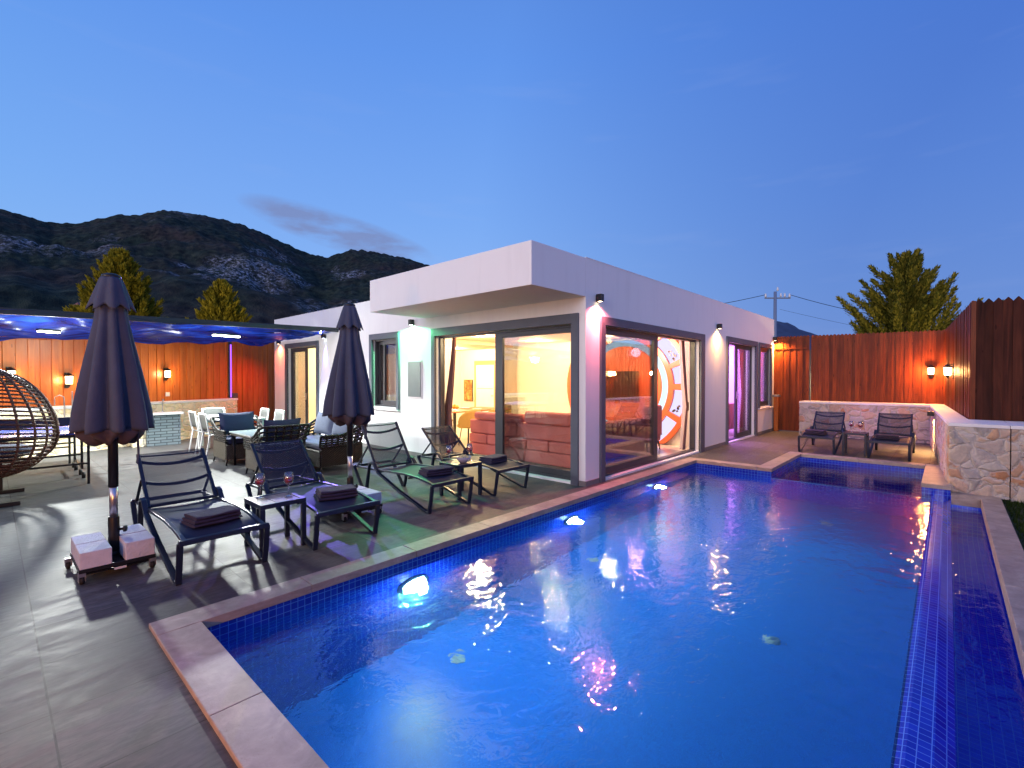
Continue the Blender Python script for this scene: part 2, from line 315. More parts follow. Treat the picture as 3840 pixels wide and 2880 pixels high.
def water_mat(name, b1=.0068, dens=.085, deep=(.10, .50, 1.0), refr=(.62, .93, 1.0)):
    m = bpy.data.materials.new(name); m.use_nodes = True; t = NT(m.node_tree); t.n.clear()
    g = t.add('ShaderNodeNewGeometry')
    n1 = t.noise(t.mapping(g.outputs['Position'], (1, 1.3, 1)), 7.5, 3, .55, .6); n2 = t.noise(g.outputs['Position'], 24, 2, .5); n3 = t.noise(g.outputs['Position'], 1.4, 2, .5)
    amp = t.math('MULTIPLY_ADD', n3.outputs[0], 2.4, -.75, clamp=True)
    h = t.math('ADD', t.math('MULTIPLY', n1.outputs[0], t.math('ADD', amp, .40)), t.math('MULTIPLY', n2.outputs[0], t.math('MULTIPLY', amp, .22)))
    bp = t.add('ShaderNodeBump', ins={'Strength': 1.0, 'Distance': b1, 'Height': h})
    tr = t.add('ShaderNodeBsdfRefraction', ins={0: (*refr, 1), 'Roughness': .0, 'IOR': 1.33, 'Normal': bp.outputs[0]}); gl = t.add('ShaderNodeBsdfGlossy', ins={'Color': (1, 1, 1, 1), 'Roughness': .02, 'Normal': bp.outputs[0]})
    fr = t.add('ShaderNodeFresnel', ins={'IOR': 1.56 if dens else 1.25, 'Normal': bp.outputs[0]})
    mx = t.add('ShaderNodeMixShader', ins={0: fr.outputs[0], 1: tr.outputs[0], 2: gl.outputs[0]}); o = t.add('ShaderNodeOutputMaterial', ins={0: mx.outputs[0]})
    if dens == 0: t.l.new(t.add('ShaderNodeBsdfTransparent', ins={0: (.85, .93, 1, 1)}).outputs[0], mx.inputs[1])
    if dens:
        v = t.add('ShaderNodeVolumePrincipled', ins={'Color': (.16, .58, 1, 1), 'Density': dens, 'Anisotropy': .2, 'Absorption Color': (*deep, 1)}); t.l.new(v.outputs[0], o.inputs['Volume'])
    MATS[name] = m; return m
M_water = water_mat('pool_water')
M_water2 = water_mat('channel_water', .006, 0)

def hill_mat():
    m = bpy.data.materials.new('scrub_hill'); m.use_nodes = True; t = NT(m.node_tree); b = t.n['Principled BSDF']
    g = t.add('ShaderNodeNewGeometry'); P = g.outputs['Position']; pz = t.add('ShaderNodeSeparateXYZ', ins={0: P}).outputs[2]
    n1 = t.noise(P, .022, 8, .65); n2 = t.noise(P, .16, 6, .7); n3 = t.noise(P, .013, 3, .5, .8); n4 = t.noise(P, .42, 5, .8); vs_ = t.add('ShaderNodeTexVoronoi', ins={'Scale': .24, 'Vector': P}); vd = t.math('MULTIPLY_ADD', vs_.outputs['Distance'], 1.5, -.25, clamp=True)
    c = t.ramp(n2.outputs[0], [(.33, (.009, .016, .016)), (.52, (.022, .034, .026)), (.70, (.050, .060, .042))])
    c = t.mix(t.math('MULTIPLY_ADD', n1.outputs[0], 3, -1.3, clamp=True), c, (.055, .036, .034)); c = t.mix(vd, t.mix(1, c, (.45, .5, .55), 'MULTIPLY'), t.mix(1, c, (1.35, 1.3, 1.2), 'MULTIPLY'))
    low = t.math('MULTIPLY_ADD', pz, -.0065, .62, clamp=True)
    rk = t.math('MULTIPLY_ADD', t.math('ADD', n3.outputs[0], t.math('MULTIPLY', low, .20)), 12, -7.1, clamp=True)
    rk = t.math('MULTIPLY', rk, t.math('MULTIPLY_ADD', n4.outputs[0], 6, -2.9, clamp=True)); c = t.mix(rk, c, (.42, .42, .47))
    t.l.new(c, b.inputs['Base Color']); b.inputs['Roughness'].default_value = .95; b.inputs['Specular IOR Level'].default_value = .1
    bp = t.add('ShaderNodeBump', ins={'Strength': 1, 'Distance': 2, 'Height': n2.outputs[0]}); t.l.new(bp.outputs[0], b.inputs['Normal']); MATS['hill'] = m; return m
M_hill = hill_mat()
M_farhill = pm('far_hill', (.035, .055, .11), .95, var=.6, vscale=.03)
def leaf_mat(name, c1, c2, c3):
    m = bpy.data.materials.new(name); m.use_nodes = True; t = NT(m.node_tree); t.n.clear()
    g = t.add('ShaderNodeNewGeometry'); n = t.noise(g.outputs['Position'], 1.1, 4, .6); ri = g.outputs['Random Per Island']
    c = t.ramp(t.math('MULTIPLY_ADD', ri, .5, t.math('MULTIPLY', n.outputs[0], .6)), [(.2, c1), (.5, c2), (.85, c3)])
    d = t.add('ShaderNodeBsdfDiffuse', ins={0: c}); tl = t.add('ShaderNodeBsdfTranslucent', ins={0: c}); a = t.add('ShaderNodeMixShader', ins={0: .35, 1: d.outputs[0], 2: tl.outputs[0]}); t.add('ShaderNodeOutputMaterial', ins={0: a.outputs[0]}); MATS[name] = m; return m
M_leafy = leaf_mat('golden_cypress_leaf', (.07, .07, .010), (.27, .22, .020), (.50, .38, .04)); M_leafg = leaf_mat('green_cypress_leaf', (.030, .042, .012), (.15, .15, .022), (.42, .33, .05))
M_bark = pm('bark', (.07, .045, .03), .9, var=.4, vscale=20)
M_grass = leaf_mat('grass_blade', (.010, .022, .006), (.022, .045, .010), (.04, .07, .015)); M_lawn = pm('lawn_soil', (.014, .026, .008), .95, var=.5, vscale=9)
M_soil = pm('dry_soil', (.09, .08, .06), .95, var=.4, vscale=.5)

# ------------------------------------------------------------------ mesh builder
class MB:
    def __init__(s): s.v = []; s.f = []; s.sm = []
    def add(s, vs, fs, smooth=False):
        b = len(s.v); s.v += [tuple(v) for v in vs]; s.f += [tuple(b+i for i in f) for f in fs]; s.sm += [smooth]*len(fs); return s
    def box(s, x0, x1, y0, y1, z0, z1):
        x0, x1 = min(x0, x1), max(x0, x1); y0, y1 = min(y0, y1), max(y0, y1); z0, z1 = min(z0, z1), max(z0, z1)
        return s.add([(x0,y0,z0),(x1,y0,z0),(x1,y1,z0),(x0,y1,z0),(x0,y0,z1),(x1,y0,z1),(x1,y1,z1),(x0,y1,z1)], [(0,3,2,1),(4,5,6,7),(0,1,5,4),(1,2,6,5),(2,3,7,6),(3,0,4,7)])
    def obox(s, c, size, rz=0, rx=0, ry=0):
        m = Matrix.Translation(c) @ Matrix.Rotation(rz, 4, 'Z') @ Matrix.Rotation(ry, 4, 'Y') @ Matrix.Rotation(rx, 4, 'X'); a, b, d = [k/2 for k in size]
        vs = [m @ Vector(p) for p in [(-a,-b,-d),(a,-b,-d),(a,b,-d),(-a,b,-d),(-a,-b,d),(a,-b,d),(a,b,d),(-a,b,d)]]
        return s.add(vs, [(0,3,2,1),(4,5,6,7),(0,1,5,4),(1,2,6,5),(2,3,7,6),(3,0,4,7)])
    def sweep(s, pts, prof, up=(0,0,1), close=False, smooth=False, scale=None):
        pts = [Vector(p) for p in pts]; n = len(pts); k = len(prof); up = Vector(up); vs = []
        for i, p in enumerate(pts):
            a = pts[(i-1) % n] if (close or i > 0) else p; b = pts[(i+1) % n] if (close or i < n-1) else p
            t1 = (p-a).normalized() if (p-a).length > 1e-9 else (b-p).normalized(); t2 = (b-p).normalized() if (b-p).length > 1e-9 else t1
            t = (t1+t2); t = t.normalized() if t.length > 1e-6 else t1
            u = up if abs(t.dot(up)) < .98 else Vector((1, 0, 0)) if abs(t.x) < .9 else Vector((0, 1, 0))
            w = t.cross(u).normalized(); h = w.cross(t).normalized(); mi = 1/max(.35, t.dot(t1)); sc_ = scale[i] if scale else 1
            # mitre in the plane of the bend
            bend = (t2-t1); bd = bend.normalized() if bend.length > 1e-4 else None
            for (x, y) in prof:
                o = (w*x+h*y)*sc_
                if bd is not None: o += bd*(o.dot(bd))*(mi-1)
                vs.append(p+o)
        fs = []
        rng = n if close else n-1
        for i in range(rng):
            j = (i+1) % n
            for q in range(k): fs.append((i*k+q, i*k+(q+1) % k, j*k+(q+1) % k, j*k+q))
        if not close: fs += [tuple(range(k))[::-1], tuple((n-1)*k+q for q in range(k))]
        return s.add(vs, fs, smooth)
    def bar(s, pts, w, h, up=(0,0,1), close=False): return s.sweep(pts, [(-w/2,-h/2),(w/2,-h/2),(w/2,h/2),(-w/2,h/2)], up, close)
    def tube(s, pts, r, n=8, close=False, scale=None, up=(0,0,1)): return s.sweep(pts, [(r*math.cos(2*PI*i/n), r*math.sin(2*PI*i/n)) for i in range(n)], up, close, True, scale)
    def lathe(s, prof, n=16, c=(0,0,0), mod=None, cap=True, zmod=None):
        vs = []; k = len(prof)
        for (r, z) in prof:
            for i in range(n):
                a = 2*PI*i/n; rr = r*(mod(a, z) if mod else 1); vs.append((c[0]+rr*math.cos(a), c[1]+rr*math.sin(a), c[2]+z+(zmod(a, z) if zmod else 0)))
        fs = [(j*n+i, j*n+(i+1) % n, (j+1)*n+(i+1) % n, (j+1)*n+i) for j in range(k-1) for i in range(n)]
        if cap: fs += [tuple(range(n))[::-1], tuple((k-1)*n+i for i in range(n))]
        return s.add(vs, fs, True)
    def grid(s, fn, nu, nv, smooth=True):
        vs = [fn(i/nu, j/nv) for j in range(nv+1) for i in range(nu+1)]
        fs = [(j*(nu+1)+i, j*(nu+1)+i+1, (j+1)*(nu+1)+i+1, (j+1)*(nu+1)+i) for j in range(nv) for i in range(nu)]
        return s.add(vs, fs, smooth)
    def prism(s, poly, z0, z1):
        n = len(poly); return s.add([(x, y, z0) for x, y in poly]+[(x, y, z1) for x, y in poly], [tuple(range(n))[::-1], tuple(range(n, 2*n))]+[(i, (i+1) % n, n+(i+1) % n, n+i) for i in range(n)])
    def build(s, name, mat, parent=None, bevel=0, seg=2, solid=0, sub=0):
        me = bpy.data.meshes.new(name); me.from_pydata(s.v, [], s.f); me.polygons.foreach_set('use_smooth', s.sm); me.materials.append(mat); me.update()
        o = bpy.data.objects.new(name, me); C.objects.link(o)
        if parent: o.parent = parent
        if solid: md = o.modifiers.new('s', 'SOLIDIFY'); md.thickness = solid; md.offset = 0
        if bevel: md = o.modifiers.new('b', 'BEVEL'); md.width = bevel; md.segments = seg; md.limit_method = 'ANGLE'; md.harden_normals = False
        if sub: md = o.modifiers.new('u', 'SUBSURF'); md.levels = sub; md.render_levels = sub
        return o
def thing(name, label, cat, loc=(0,0,0), rz=0, group=None):
    o = bpy.data.objects.new(name, None); o.empty_display_size = .1; C.objects.link(o); o.location = loc; o.rotation_euler = (0, 0, rz); o['label'] = label; o['category'] = cat
    if group: o['group'] = group
    return o
def tag(o, label, cat, group=None, kind=None):
    o['label'] = label; o['category'] = cat
    if group: o['group'] = group
    if kind: o['kind'] = kind
    return o
def struct(o): o['kind'] = 'structure'; return o
def kids(o): return [c for c in bpy.data.objects if c.parent == o]
def dup(root, loc, rz, label, parent=None):
    def cp(o, par):
        c = o.copy(); C.objects.link(c); c.parent = par
        for k in kids(o): cp(k, c)
        return c
    r = cp(root, parent); r.location = loc; r.rotation_euler = (0, 0, rz); r['label'] = label; return r
rnd = random.Random(7)

# ================================================================== SETTING
DK = 0.0
# ground to the horizon, open where the pool is dug
g = MB(); B = 2500; zg = -.20
hx0, hx1, hy0, hy1 = .2, 11.5, -1.2, 4.0
for a in ((-B, hx0, -B, B), (hx1, B, -B, B), (hx0, hx1, -B, hy0), (hx0, hx1, hy1, B)): g.add([(a[0],a[2],zg),(a[1],a[2],zg),(a[1],a[3],zg),(a[0],a[3],zg)], [(0,1,2,3)])
struct(g.build('ground', M_soil))
# paved terrace
d = MB()
for a in ((-5.5, .67, -2.2, 3.65), (-5.5, 5.714, 3.65, 16.5), (5.714, 9.07, 3.65, 3.80), (9.07, 15.7, 2.40, 3.80), (11.17, 15.7, -.3, 2.40), (15.62, 16.5, 3.80, 4.6)):
    d.box(a[0], a[1], a[2], a[3], -.19, 0)
struct(d.build('terrace_paving', M_deck))
# pool shell ----------------------------------------------------------
PZ = -1.45; WL = -.13
p = MB()
def q(*v): p.add(v, [tuple(range(len(v)))])
q((.875,3.45,PZ),(9.1,3.45,PZ),(9.1,3.45,0),(.875,3.45,0))
q((.875,-.04,PZ),(.875,3.45,PZ),(.875,3.45,0),(.875,-.04,0))
q((8.85,3.45,PZ),(8.85,2.18,PZ),(8.85,2.18,0),(8.85,3.45,0))
q((8.85,2.18,PZ),(8.85,.27,PZ),(8.85,.27,-.2),(8.85,2.18,-.2))       # low wall between pool and spa
q((8.85,2.18,-.2),(8.85,.27,-.2),(9.08,.27,-.2),(9.08,2.18,-.2))
q((9.08,2.18,-.2),(9.08,.27,-.2),(9.08,.27,-.7),(9.08,2.18,-.7))
q((8.85,2.18,-.7),(10.95,2.18,-.7),(10.95,2.18,0),(8.85,2.18,0))
q((10.95,2.18,-.7),(10.95,.27,-.7),(10.95,.27,0),(10.95,2.18,0))
q((10.95,.27,-.7),(9.1,.27,-.7),(9.1,.27,0),(10.95,.27,0))
q((9.1,.27,-.7),(9.1,-.04,-.7),(9.1,-.04,0),(9.1,.27,0))
q((8.85,.27,PZ),(8.85,.17,PZ),(8.85,.17,-.2),(8.85,.27,-.2)); q((8.85,.27,-.2),(8.85,.17,-.2),(9.1,.17,-.2),(9.1,.27,-.2))
struct(p.build('pool_walls', M_mos))
p = MB(); q((.875,.17,PZ),(8.85,.17,PZ),(8.85,3.45,PZ),(.875,3.45,PZ)); struct(p.build('pool_floor', M_floor))
p = MB(); q((9.08,.27,-.7),(10.95,.27,-.7),(10.95,2.18,-.7),(9.08,2.18,-.7)); struct(p.build('spa_floor', M_mosb))
# overflow weir and channel
p = MB(); x0, x1 = .875, 9.1
q((x0,.17,PZ),(x0,.17,WL-.004),(x1,.17,WL-.004),(x1,.17,PZ)); q((x0,.17,WL-.004),(x0,.125,WL+.012),(x1,.125,WL+.012),(x1,.17,WL-.004))
q((x0,.125,WL+.012),(x0,.03,WL+.004),(x1,.03,WL+.004),(x1,.125,WL+.012)); q((x0,.03,WL+.004),(x0,-.04,WL-.03),(x1,-.04,WL-.03),(x1,.03,WL+.004)); q((x0,-.04,WL-.03),(x0,-.04,-.6),(x1,-.04,-.6),(x1,-.04,WL-.03))
struct(p.build('overflow_weir', M_mosw))
p = MB(); q((x0,-.04,-.6),(x0,-.35,-.6),(8.97,-.35,-.6),(8.97,-.04,-.6)); q((8.97,-.04,-.6),(8.97,-.35,-.6),(8.97,-.35,-.08),(8.97,-.04,-.08)); q((x0,-.35,-.6),(x0,-.35,-.08),(8.97,-.35,-.08),(8.97,-.35,-.6)); q((x0,-.35,-.6),(x0,-.04,-.6),(x0,-.04,0),(x0,-.35,0))
struct(p.build('overflow_channel', M_mosb))
w = MB(); e_ = .012
w.prism([(.875-e_,.17-e_),(8.85+e_,.17-e_),(8.85+e_,3.45+e_),(.875-e_,3.45+e_)], PZ-.02, WL)
struct(w.build('pool_water', M_water))
w = MB(); w.add([(.875,-.35,-.24),(8.97,-.35,-.24),(8.97,-.04,-.24),(.875,-.04,-.24)], [(0,1,2,3)]); struct(w.build('channel_water', M_water2)); w = MB(); w.add([(8.864,.172,WL),(9.1,.172,WL),(9.1,.27,WL),(10.95,.27,WL),(10.95,2.18,WL),(8.864,2.18,WL)], [(0,1,2,3,4,5)]); struct(w.build('spa_water', M_water2))
# coping stones, slightly proud of the paving
c = MB(); ct = .028
def slabs(x0, x1, y0, y1, z1=ct, along='x', step=.9, z0=-.03, gap=.003):
    a0, a1 = (x0, x1) if along == 'x' else (y0, y1); n = max(1, round((a1-a0)/step)); L = (a1-a0)/n
    for i in range(n):
        u0, u1 = a0+i*L+gap/2, a0+(i+1)*L-gap/2
        if along == 'x': c.box(u0, u1, y0, y1, z0, z1)
        else: c.box(x0, x1, u0, u1, z0, z1)
slabs(.655, 9.07, 3.44, 3.65); slabs(.655, .885, -.54, 3.437, along='y'); slabs(8.84, 9.07, 2.41, 3.437, along='y'); slabs(8.84, 11.17, 2.17, 2.407)
slabs(10.94, 11.17, .28, 2.167, along='y'); slabs(9.09, 11.17, -.05, .277); slabs(.889, 8.96, -.54, -.34, z1=-.07, z0=-.2); c.box(8.963, 9.26, -.54, -.045, -.2, -.07)
M_skirt2 = pm('drain_plastic', (.36, .40, .42), .5); struct(c.build('pool_coping', M_cop, bevel=.004))
for i, (x, y) in enumerate(((2.62, 3.0), (4.55, 1.10), (7.9, 1.25), (4.85, 3.1))):
    dr = MB(); dr.lathe([(.001, .012), (.058, .012), (.068, .004), (.068, 0)], 20); dr.lathe([(.03, .018), (.032, .013)], 12)
    o = dr.build('floor_drain', M_skirt2); o.location = (x, y, PZ+.002)
    tag(o, ['white round drain on the pool floor close to the terrace side, nearest the camera', 'white round drain on the pool floor near the weir, nearer of the two', 'white round drain on the pool floor near the weir, farther of the two', 'white round drain on the pool floor below the second underwater lamp'][i], 'drain', 'drains in the pool floor')
# lawn beyond the channel
l = MB(); l.box(-6, 10.3, -6.2, -.545, -.19, -.11); struct(l.build('lawn', M_lawn))
gb = MB()
for i in range(9000):
    x = rnd.uniform(2.5, 9.2); y = -.56-abs(rnd.gauss(0, .55)); h = rnd.uniform(.03, .07); a = rnd.uniform(0, PI); w_ = .004; dx, dy = math.cos(a)*w_, math.sin(a)*w_; lx, ly = rnd.uniform(-.02, .02), rnd.uniform(-.02, .02)
    if y < -1.8: continue
    gb.add([(x-dx,y-dy,-.111),(x+dx,y+dy,-.111),(x+lx,y+ly,-.11+h)], [(0,1,2)])
tag(gb.build('lawn_grass', M_grass), 'short dark green grass growing beyond the pool channel', 'grass', kind='stuff')

# ------------------------------------------------------------------ hills (real terrain, in polar rings)
RIDGE = [(-75,13),(-60,14),(-47,14.04),(-45.5,13.9),(-43.9,13.55),(-42.2,13.85),(-39.4,15.0),(-37.3,15.55),(-35.9,16.2),(-33,16.35),(-30.5,16.15),(-29,15.9),(-27.3,15.5),(-25.2,14.75),(-23.2,13.95),(-21.1,13.7),(-20.3,13.9),(-18.5,14.55),(-15.8,14.5),(-12.6,14.2),(-9,13.3),(-5,11.5),(0,8.5),(6,5),(12,2),(20,0)]
def ridge(a):
    for (a0, e0), (a1, e1) in zip(RIDGE, RIDGE[1:]):
        if a0 <= a <= a1: return e0+(e1-e0)*(a-a0)/(a1-a0)
    return RIDGE[0][1] if a < RIDGE[0][0] else 0
R0, R1 = 85.0, 620.0
def hill_z(a, r):
    # a: degrees right of the camera axis
    e = ridge(a); top = math.tan(R(e))*R1*.985/math.cos(R(min(abs(a), 50)))*math.cos(R(min(abs(a), 50)))
    t = (r-R0)/(R1-R0); s = max(0, min(1, t)); s = s**1.35*(1.0-.0*s)
    if r > R1: s = 1-((r-R1)/400)*.9
    x = r*math.cos(R(YAW-a)); y = r*math.sin(R(YAW-a))
    n = noise.fractal(Vector((x*.007, y*.007, 0)), 1.0, 2.1, 4)*22+noise.fractal(Vector((x*.05, y*.05, 3)), 1.0, 2.1, 5)*1.8
    env = max(0, min(1, t*4))*(1-.82*math.exp(-((r-R1)/70)**2)); nz = noise.noise(Vector((x*.11, y*.11, 9)))*2.4+noise.noise(Vector((x*.3, y*.3, 5)))*1.1
    return s*top+(n*env+nz*max(0, min(1, t*3)))*min(1, e/6)
hm = MB(); NA, NR = 640, 150
def hf(u, v):
    a = -72+u*92; r = R0+(v**1.25)*780; x = r*math.cos(R(YAW-a)); y = r*math.sin(R(YAW-a)); return (x, y, -.3+hill_z(a, r))
hm.grid(hf, NA, NR); struct(hm.build('scrub_hill', M_hill))
fm = MB()
FR = [(18,0),(22,3.2),(26,5.4),(28.7,6.05),(29.9,6.0),(31.1,5.2),(32.4,4.6),(34,3.9),(36,3.2),(39,2.3),(44,1.4),(52,.5),(60,0)]
def ff(u, v):
    a = 18+u*42; e = 0
    for (a0, e0), (a1, e1) in zip(FR, FR[1:]):
        if a0 <= a <= a1: e = e0+(e1-e0)*(a-a0)/(a1-a0)
    r = 900+v*900; s = min(1, v*1.25)**1.2 if v < .8 else 1-(v-.8)*2; x = r*math.cos(R(YAW-a)); y = r*math.sin(R(YAW-a))
    n = noise.fractal(Vector((x*.01, y*.01, 0)), 1.0, 2.1, 6)*14*min(1, e/3)*(v > .02)
    return (x, y, -.5+math.tan(R(e))*1620*s*.98+n)
fm.grid(ff, 120, 40); struct(fm.build('distant_hill', M_farhill))

# ------------------------------------------------------------------ house
house = thing('villa', 'single storey white flat-roofed villa with cantilevered corner canopy', 'house')
HX, HY, HX1, HY1, HZ = 5.714, 3.80, 15.62, 14.72, 3.25; T = .22
def wall_holes(axis, c0, c1, a0, a1, z0, z1, holes):
    m = MB(); b = (lambda u0, u1, w0, w1: m.box(c0, c1, u0, u1, w0, w1)) if axis == 'x' else (lambda u0, u1, w0, w1: m.box(u0, u1, c0, c1, w0, w1))
    u = a0
    for (h0, h1, k0, k1) in sorted(holes):
        if h0 > u: b(u, h0, z0, z1)
        if k0 > z0: b(h0, h1, z0, k0)
        if k1 < z1: b(h0, h1, k1, z1)
        u = h1
    if u < a1: b(u, a1, z0, z1)
    return m
D1 = (4.035, 7.17, .03, 2.335); W1 = (8.43, 9.36, .93, 2.38); D4 = (12.02, 13.80, .03, 2.38)
D2 = (6.20, 9.93, .03, 2.335); D3 = (11.62, 13.78, .03, 2.39); W4 = (14.15, 15.22, .76, 2.39)
wall_holes('x', HX, HX+T, HY+T, HY1, 0, HZ, [D1, W1, D4]).build('wall', M_white, house)
wall_holes('y', HY, HY+T, HX, HX1, 0, HZ, [D2, D3, W4]).build('wall', M_white, house)
m = MB(); m.box(HX+T, HX1, HY1-T, HY1, 0, HZ); m.box(HX1-T, HX1, HY+T, HY1-T, 0, HZ); m.build('wall', M_white, house)
m = MB(); m.box(4.519, HX, HY, 7.493, 2.70, HZ); m.build('corner_canopy', M_white, house, bevel=.006)
m = MB(); m.box(HX+T, HX1-T, HY+T, HY1-T, 2.92, 3.08); m.build('roof', M_skirt, house)
m = MB(); m.box(HX-.004, HX+T+.02, HY+T, HY1+.004, HZ, HZ+.012); m.box(HX, HX1+.004, HY-.004, HY+T, HZ, HZ+.012); m.build('parapet_cap', M_white, house)
for b_ in ((HX-.012, HX, 7.28, 11.88), (HX-.012, HX, HY, 3.905), (10.16, 11.50, HY-.012, HY), (13.92, HX1, HY-.012, HY), (HX, 6.07, HY-.012, HY), (HX-.012, HX, 13.95, HY1)): m = MB(); m.box(*b_, 0, .075); m.build('skirting', M_skirt, house)
# interior shell
m = MB(); m.box(HX+T, HX1-T, HY+T, HY1-T, -.02, .03); m.build('interior_floor', M_tile_in, house)
m = MB(); m.box(HX+T, HX1-T, HY+T, HY1-T, 2.52, 2.60); m.build('ceiling', M_int, house)
m = MB(); m.box(10.42, 10.52, HY+T, HY1-T, .03, 2.52); m.box(HX+T, 10.42, 11.75, 11.85, .03, 2.52); m.box(HX+T+.001, HX+T+.012, 7.3, 11.75, .03, 2.52); m.build('interior_wall', M_int, house)
m = MB(); m.box(10.522, HX1-T, 8.0, 8.1, .03, 2.52); m.box(10.522, 10.53, HY+T, 8.0, .03, 2.52); m.box(HX1-T-.01, HX1-T-.001, HY+T, 8.0, .03, 2.52); m.build('interior_wall', M_intp, house)
m = MB(); m.box(6.5, 9.6, 4.6, 8.3, 2.44, 2.52); m.build('ceiling_panel', M_intc, house, bevel=.01)
m = MB(); m.box(6.7, 9.9, 9.0, 11.5, 2.40, 2.519); m.build('ceiling_panel', M_intc, house, bevel=.01)

def trim_x(name, y0, y1, z0, z1, Y0, Y1, Z1, sill=True):   # boards round an opening in the x = HX facade
    m = MB(); o = .035; m.box(HX-o, HX+.02, y0, Y0, z0, z1); m.box(HX-o, HX+.02, Y1, y1, z0, z1); m.box(HX-o, HX+.02, Y0, Y1, Z1, z1); return m.build(name, M_trim, house, bevel=.003)
def trim_y(name, x0, x1, z0, z1, X0, X1, Z1):
    m = MB(); o = .035; m.box(x0, X0, HY-o, HY+.02, z0, z1); m.box(X1, x1, HY-o, HY+.02, z0, z1); m.box(X0, X1, HY-o, HY+.02, Z1, z1); return m.build(name, M_trim, house, bevel=.003)
trim_x('door_surround', 3.91, 7.27, 0, 2.48, D1[0], D1[1], D1[3]); trim_x('window_surround', 8.345, 9.47, .885, 2.505, W1[0], W1[1], W1[3]); trim_x('door_surround', 11.90, 13.93, 0, 2.507, D4[0], D4[1], D4[3])
trim_y('door_surround', 6.08, 10.14, 0, 2.46, D2[0], D2[1], D2[3]); trim_y('door_surround', 11.515, 13.91, 0, 2.515, D3[0], D3[1], D3[3]); trim_y('window_surround', 14.06, 15.33, .725, 2.51, W4[0], W4[1], W4[3])
m = MB(); m.box(HX-.06, HX+.10, 8.345, 9.47, .86, .885); m.build('window_sill', M_cap, house, bevel=.003)
m = MB(); m.box(14.04, 15.35, HY-.07, HY+.10, .69, .725); m.build('window_sill', M_cap, house, bevel=.003)

def frame_box(m, ax, c0, c1, a0, a1, z0, z1, w, wb=None, wt=None, wl=None, wr=None):
    wb = w if wb is None else wb; wt = w if wt is None else wt; wl = w if wl is None else wl; wr = w if wr is None else wr
    f = (lambda u0, u1, k0, k1: m.box(c0, c1, u0, u1, k0, k1)) if ax == 'x' else (lambda u0, u1, k0, k1: m.box(u0, u1, c0, c1, k0, k1))
    f(a0, a0+wl, z0, z1); f(a1-wr, a1, z0, z1); f(a0+wl, a1-wr, z0, z0+wb); f(a0+wl, a1-wr, z1-wt, z1)
def door(ax, H, outer, panes, name='sliding_door', handle=None, ow=.04, depth=.085):
    """outer (a0,a1,z0,z1), panes list of (a0,a1,layer)."""
    base = HX if ax == 'x' else HY
    m = MB(); frame_box(m, ax, base+depth, base+depth+.105, *outer, ow, wb=.03, wt=.035); fr = m.build(name, M_frame, house, bevel=.002)
    for (a0, a1, lay, wl, wr) in panes:
        c0 = base+depth+.02+lay*.055; m = MB(); frame_box(m, ax, c0, c0+.045, a0, a1, outer[2]+.03, outer[3]-.035, .07, wb=.10, wt=.075, wl=wl, wr=wr); sa = m.build('sash', M_frame, fr, bevel=.003)
        g_ = MB(); k0, k1 = outer[2]+.13, outer[3]-.11
        if ax == 'x': g_.box(c0+.018, c0+.026, a0+wl, a1-wr, k0, k1)
        else: g_.box(a0+wl, a1-wr, c0+.018, c0+.026, k0, k1)
        g_.build('glass', M_wglass, fr)
    if handle:
        a, z = handle; c0 = base+depth+.02; m = MB()
        if ax == 'x': m.box(c0-.012, c0, a-.02, a+.02, z-.09, z+.09); m.tube([(c0-.012, a, z), (c0-.05, a, z), (c0-.05, a-.10, z-.01)], .009, 8)
        else: m.box(a-.02, a+.02, c0-.012, c0, z-.09, z+.09); m.tube([(a, c0-.012, z), (a, c0-.05, z), (a-.02, c0-.05, z-.12)], .009, 8)
        m.build('handle', M_steel, fr)
    return fr
door('x', HX, D1, [(4.075, 5.70, 0, .05, .175), (4.08, 5.66, 1, .05, .06)])
door('y', HY, D2, [(6.24, 8.22, 0, .05, .15), (6.25, 8.18, 1, .05, .06)])
door('y', HY, D3, [(12.56, 13.74, 0, .13, .07)], handle=(12.60, 1.12))
door('x', HX, D4, [(12.84, 13.76, 0, .10, .07)], handle=(12.88, 1.05))
door('x', HX, W1, [(8.47, 9.06, 0, .05, .05), (9.02, 9.32, 1, .03, .03)], name='window', depth=.05)
door('y', HY, W4, [(14.19, 15.18, 0, .04, .04)], name='window', depth=.03)
m = MB(); m.box(HX-.018, HX-.001, 7.585, 8.045, 1.145, 1.90); o = m.build('meter_cupboard', M_cap, house, bevel=.003); m = MB(); m.box(HX-.030, HX-.018, 7.61, 8.02, 1.175, 1.87); m.build('cupboard_door', pm('slate_panel', (.12, .15, .16), .4, var=.15), o, bevel=.003)

# rooms' lights
def downlight(x, y, z, e, label, col=(1, .76, .40), grp='ceiling downlights in the living room'):
    t = thing('downlight', label, 'ceiling light', (x, y, z), 0, grp)
    m = MB(); m.lathe([(.045, -.004), (.065, -.006), (.07, 0)], 20, cap=False); m.build('trim_ring', M_steel, t); m = MB(); m.lathe([(.001, -.003), (.046, -.003)], 20, cap=False); m.build('lens', M_down_e, t)
    if e: light('POINT', 'downlight_lamp', (x, y, z-.10), e, col, .06)
for i, (x, y) in enumerate(((7.0, 5.3), (8.9, 5.3), (7.0, 7.3), (8.9, 7.3), (7.6, 9.6), (9.1, 10.6))):
    downlight(x, y, 2.44 if i < 4 else 2.40, 185, ['warm ceiling downlight nearest the corner pillar, over the pink sofa', 'warm ceiling downlight over the shelf wall, behind the corner pillar', 'warm ceiling downlight over the left end of the pink sofa', 'warm ceiling downlight in the middle of the living room', 'warm ceiling downlight above the dining table', 'warm ceiling downlight beside the white inner door'][i])
light('POINT', 'bedroom_lamp', (7.8, 13.0, 2.3), 260, (1, .72, .34), .1)
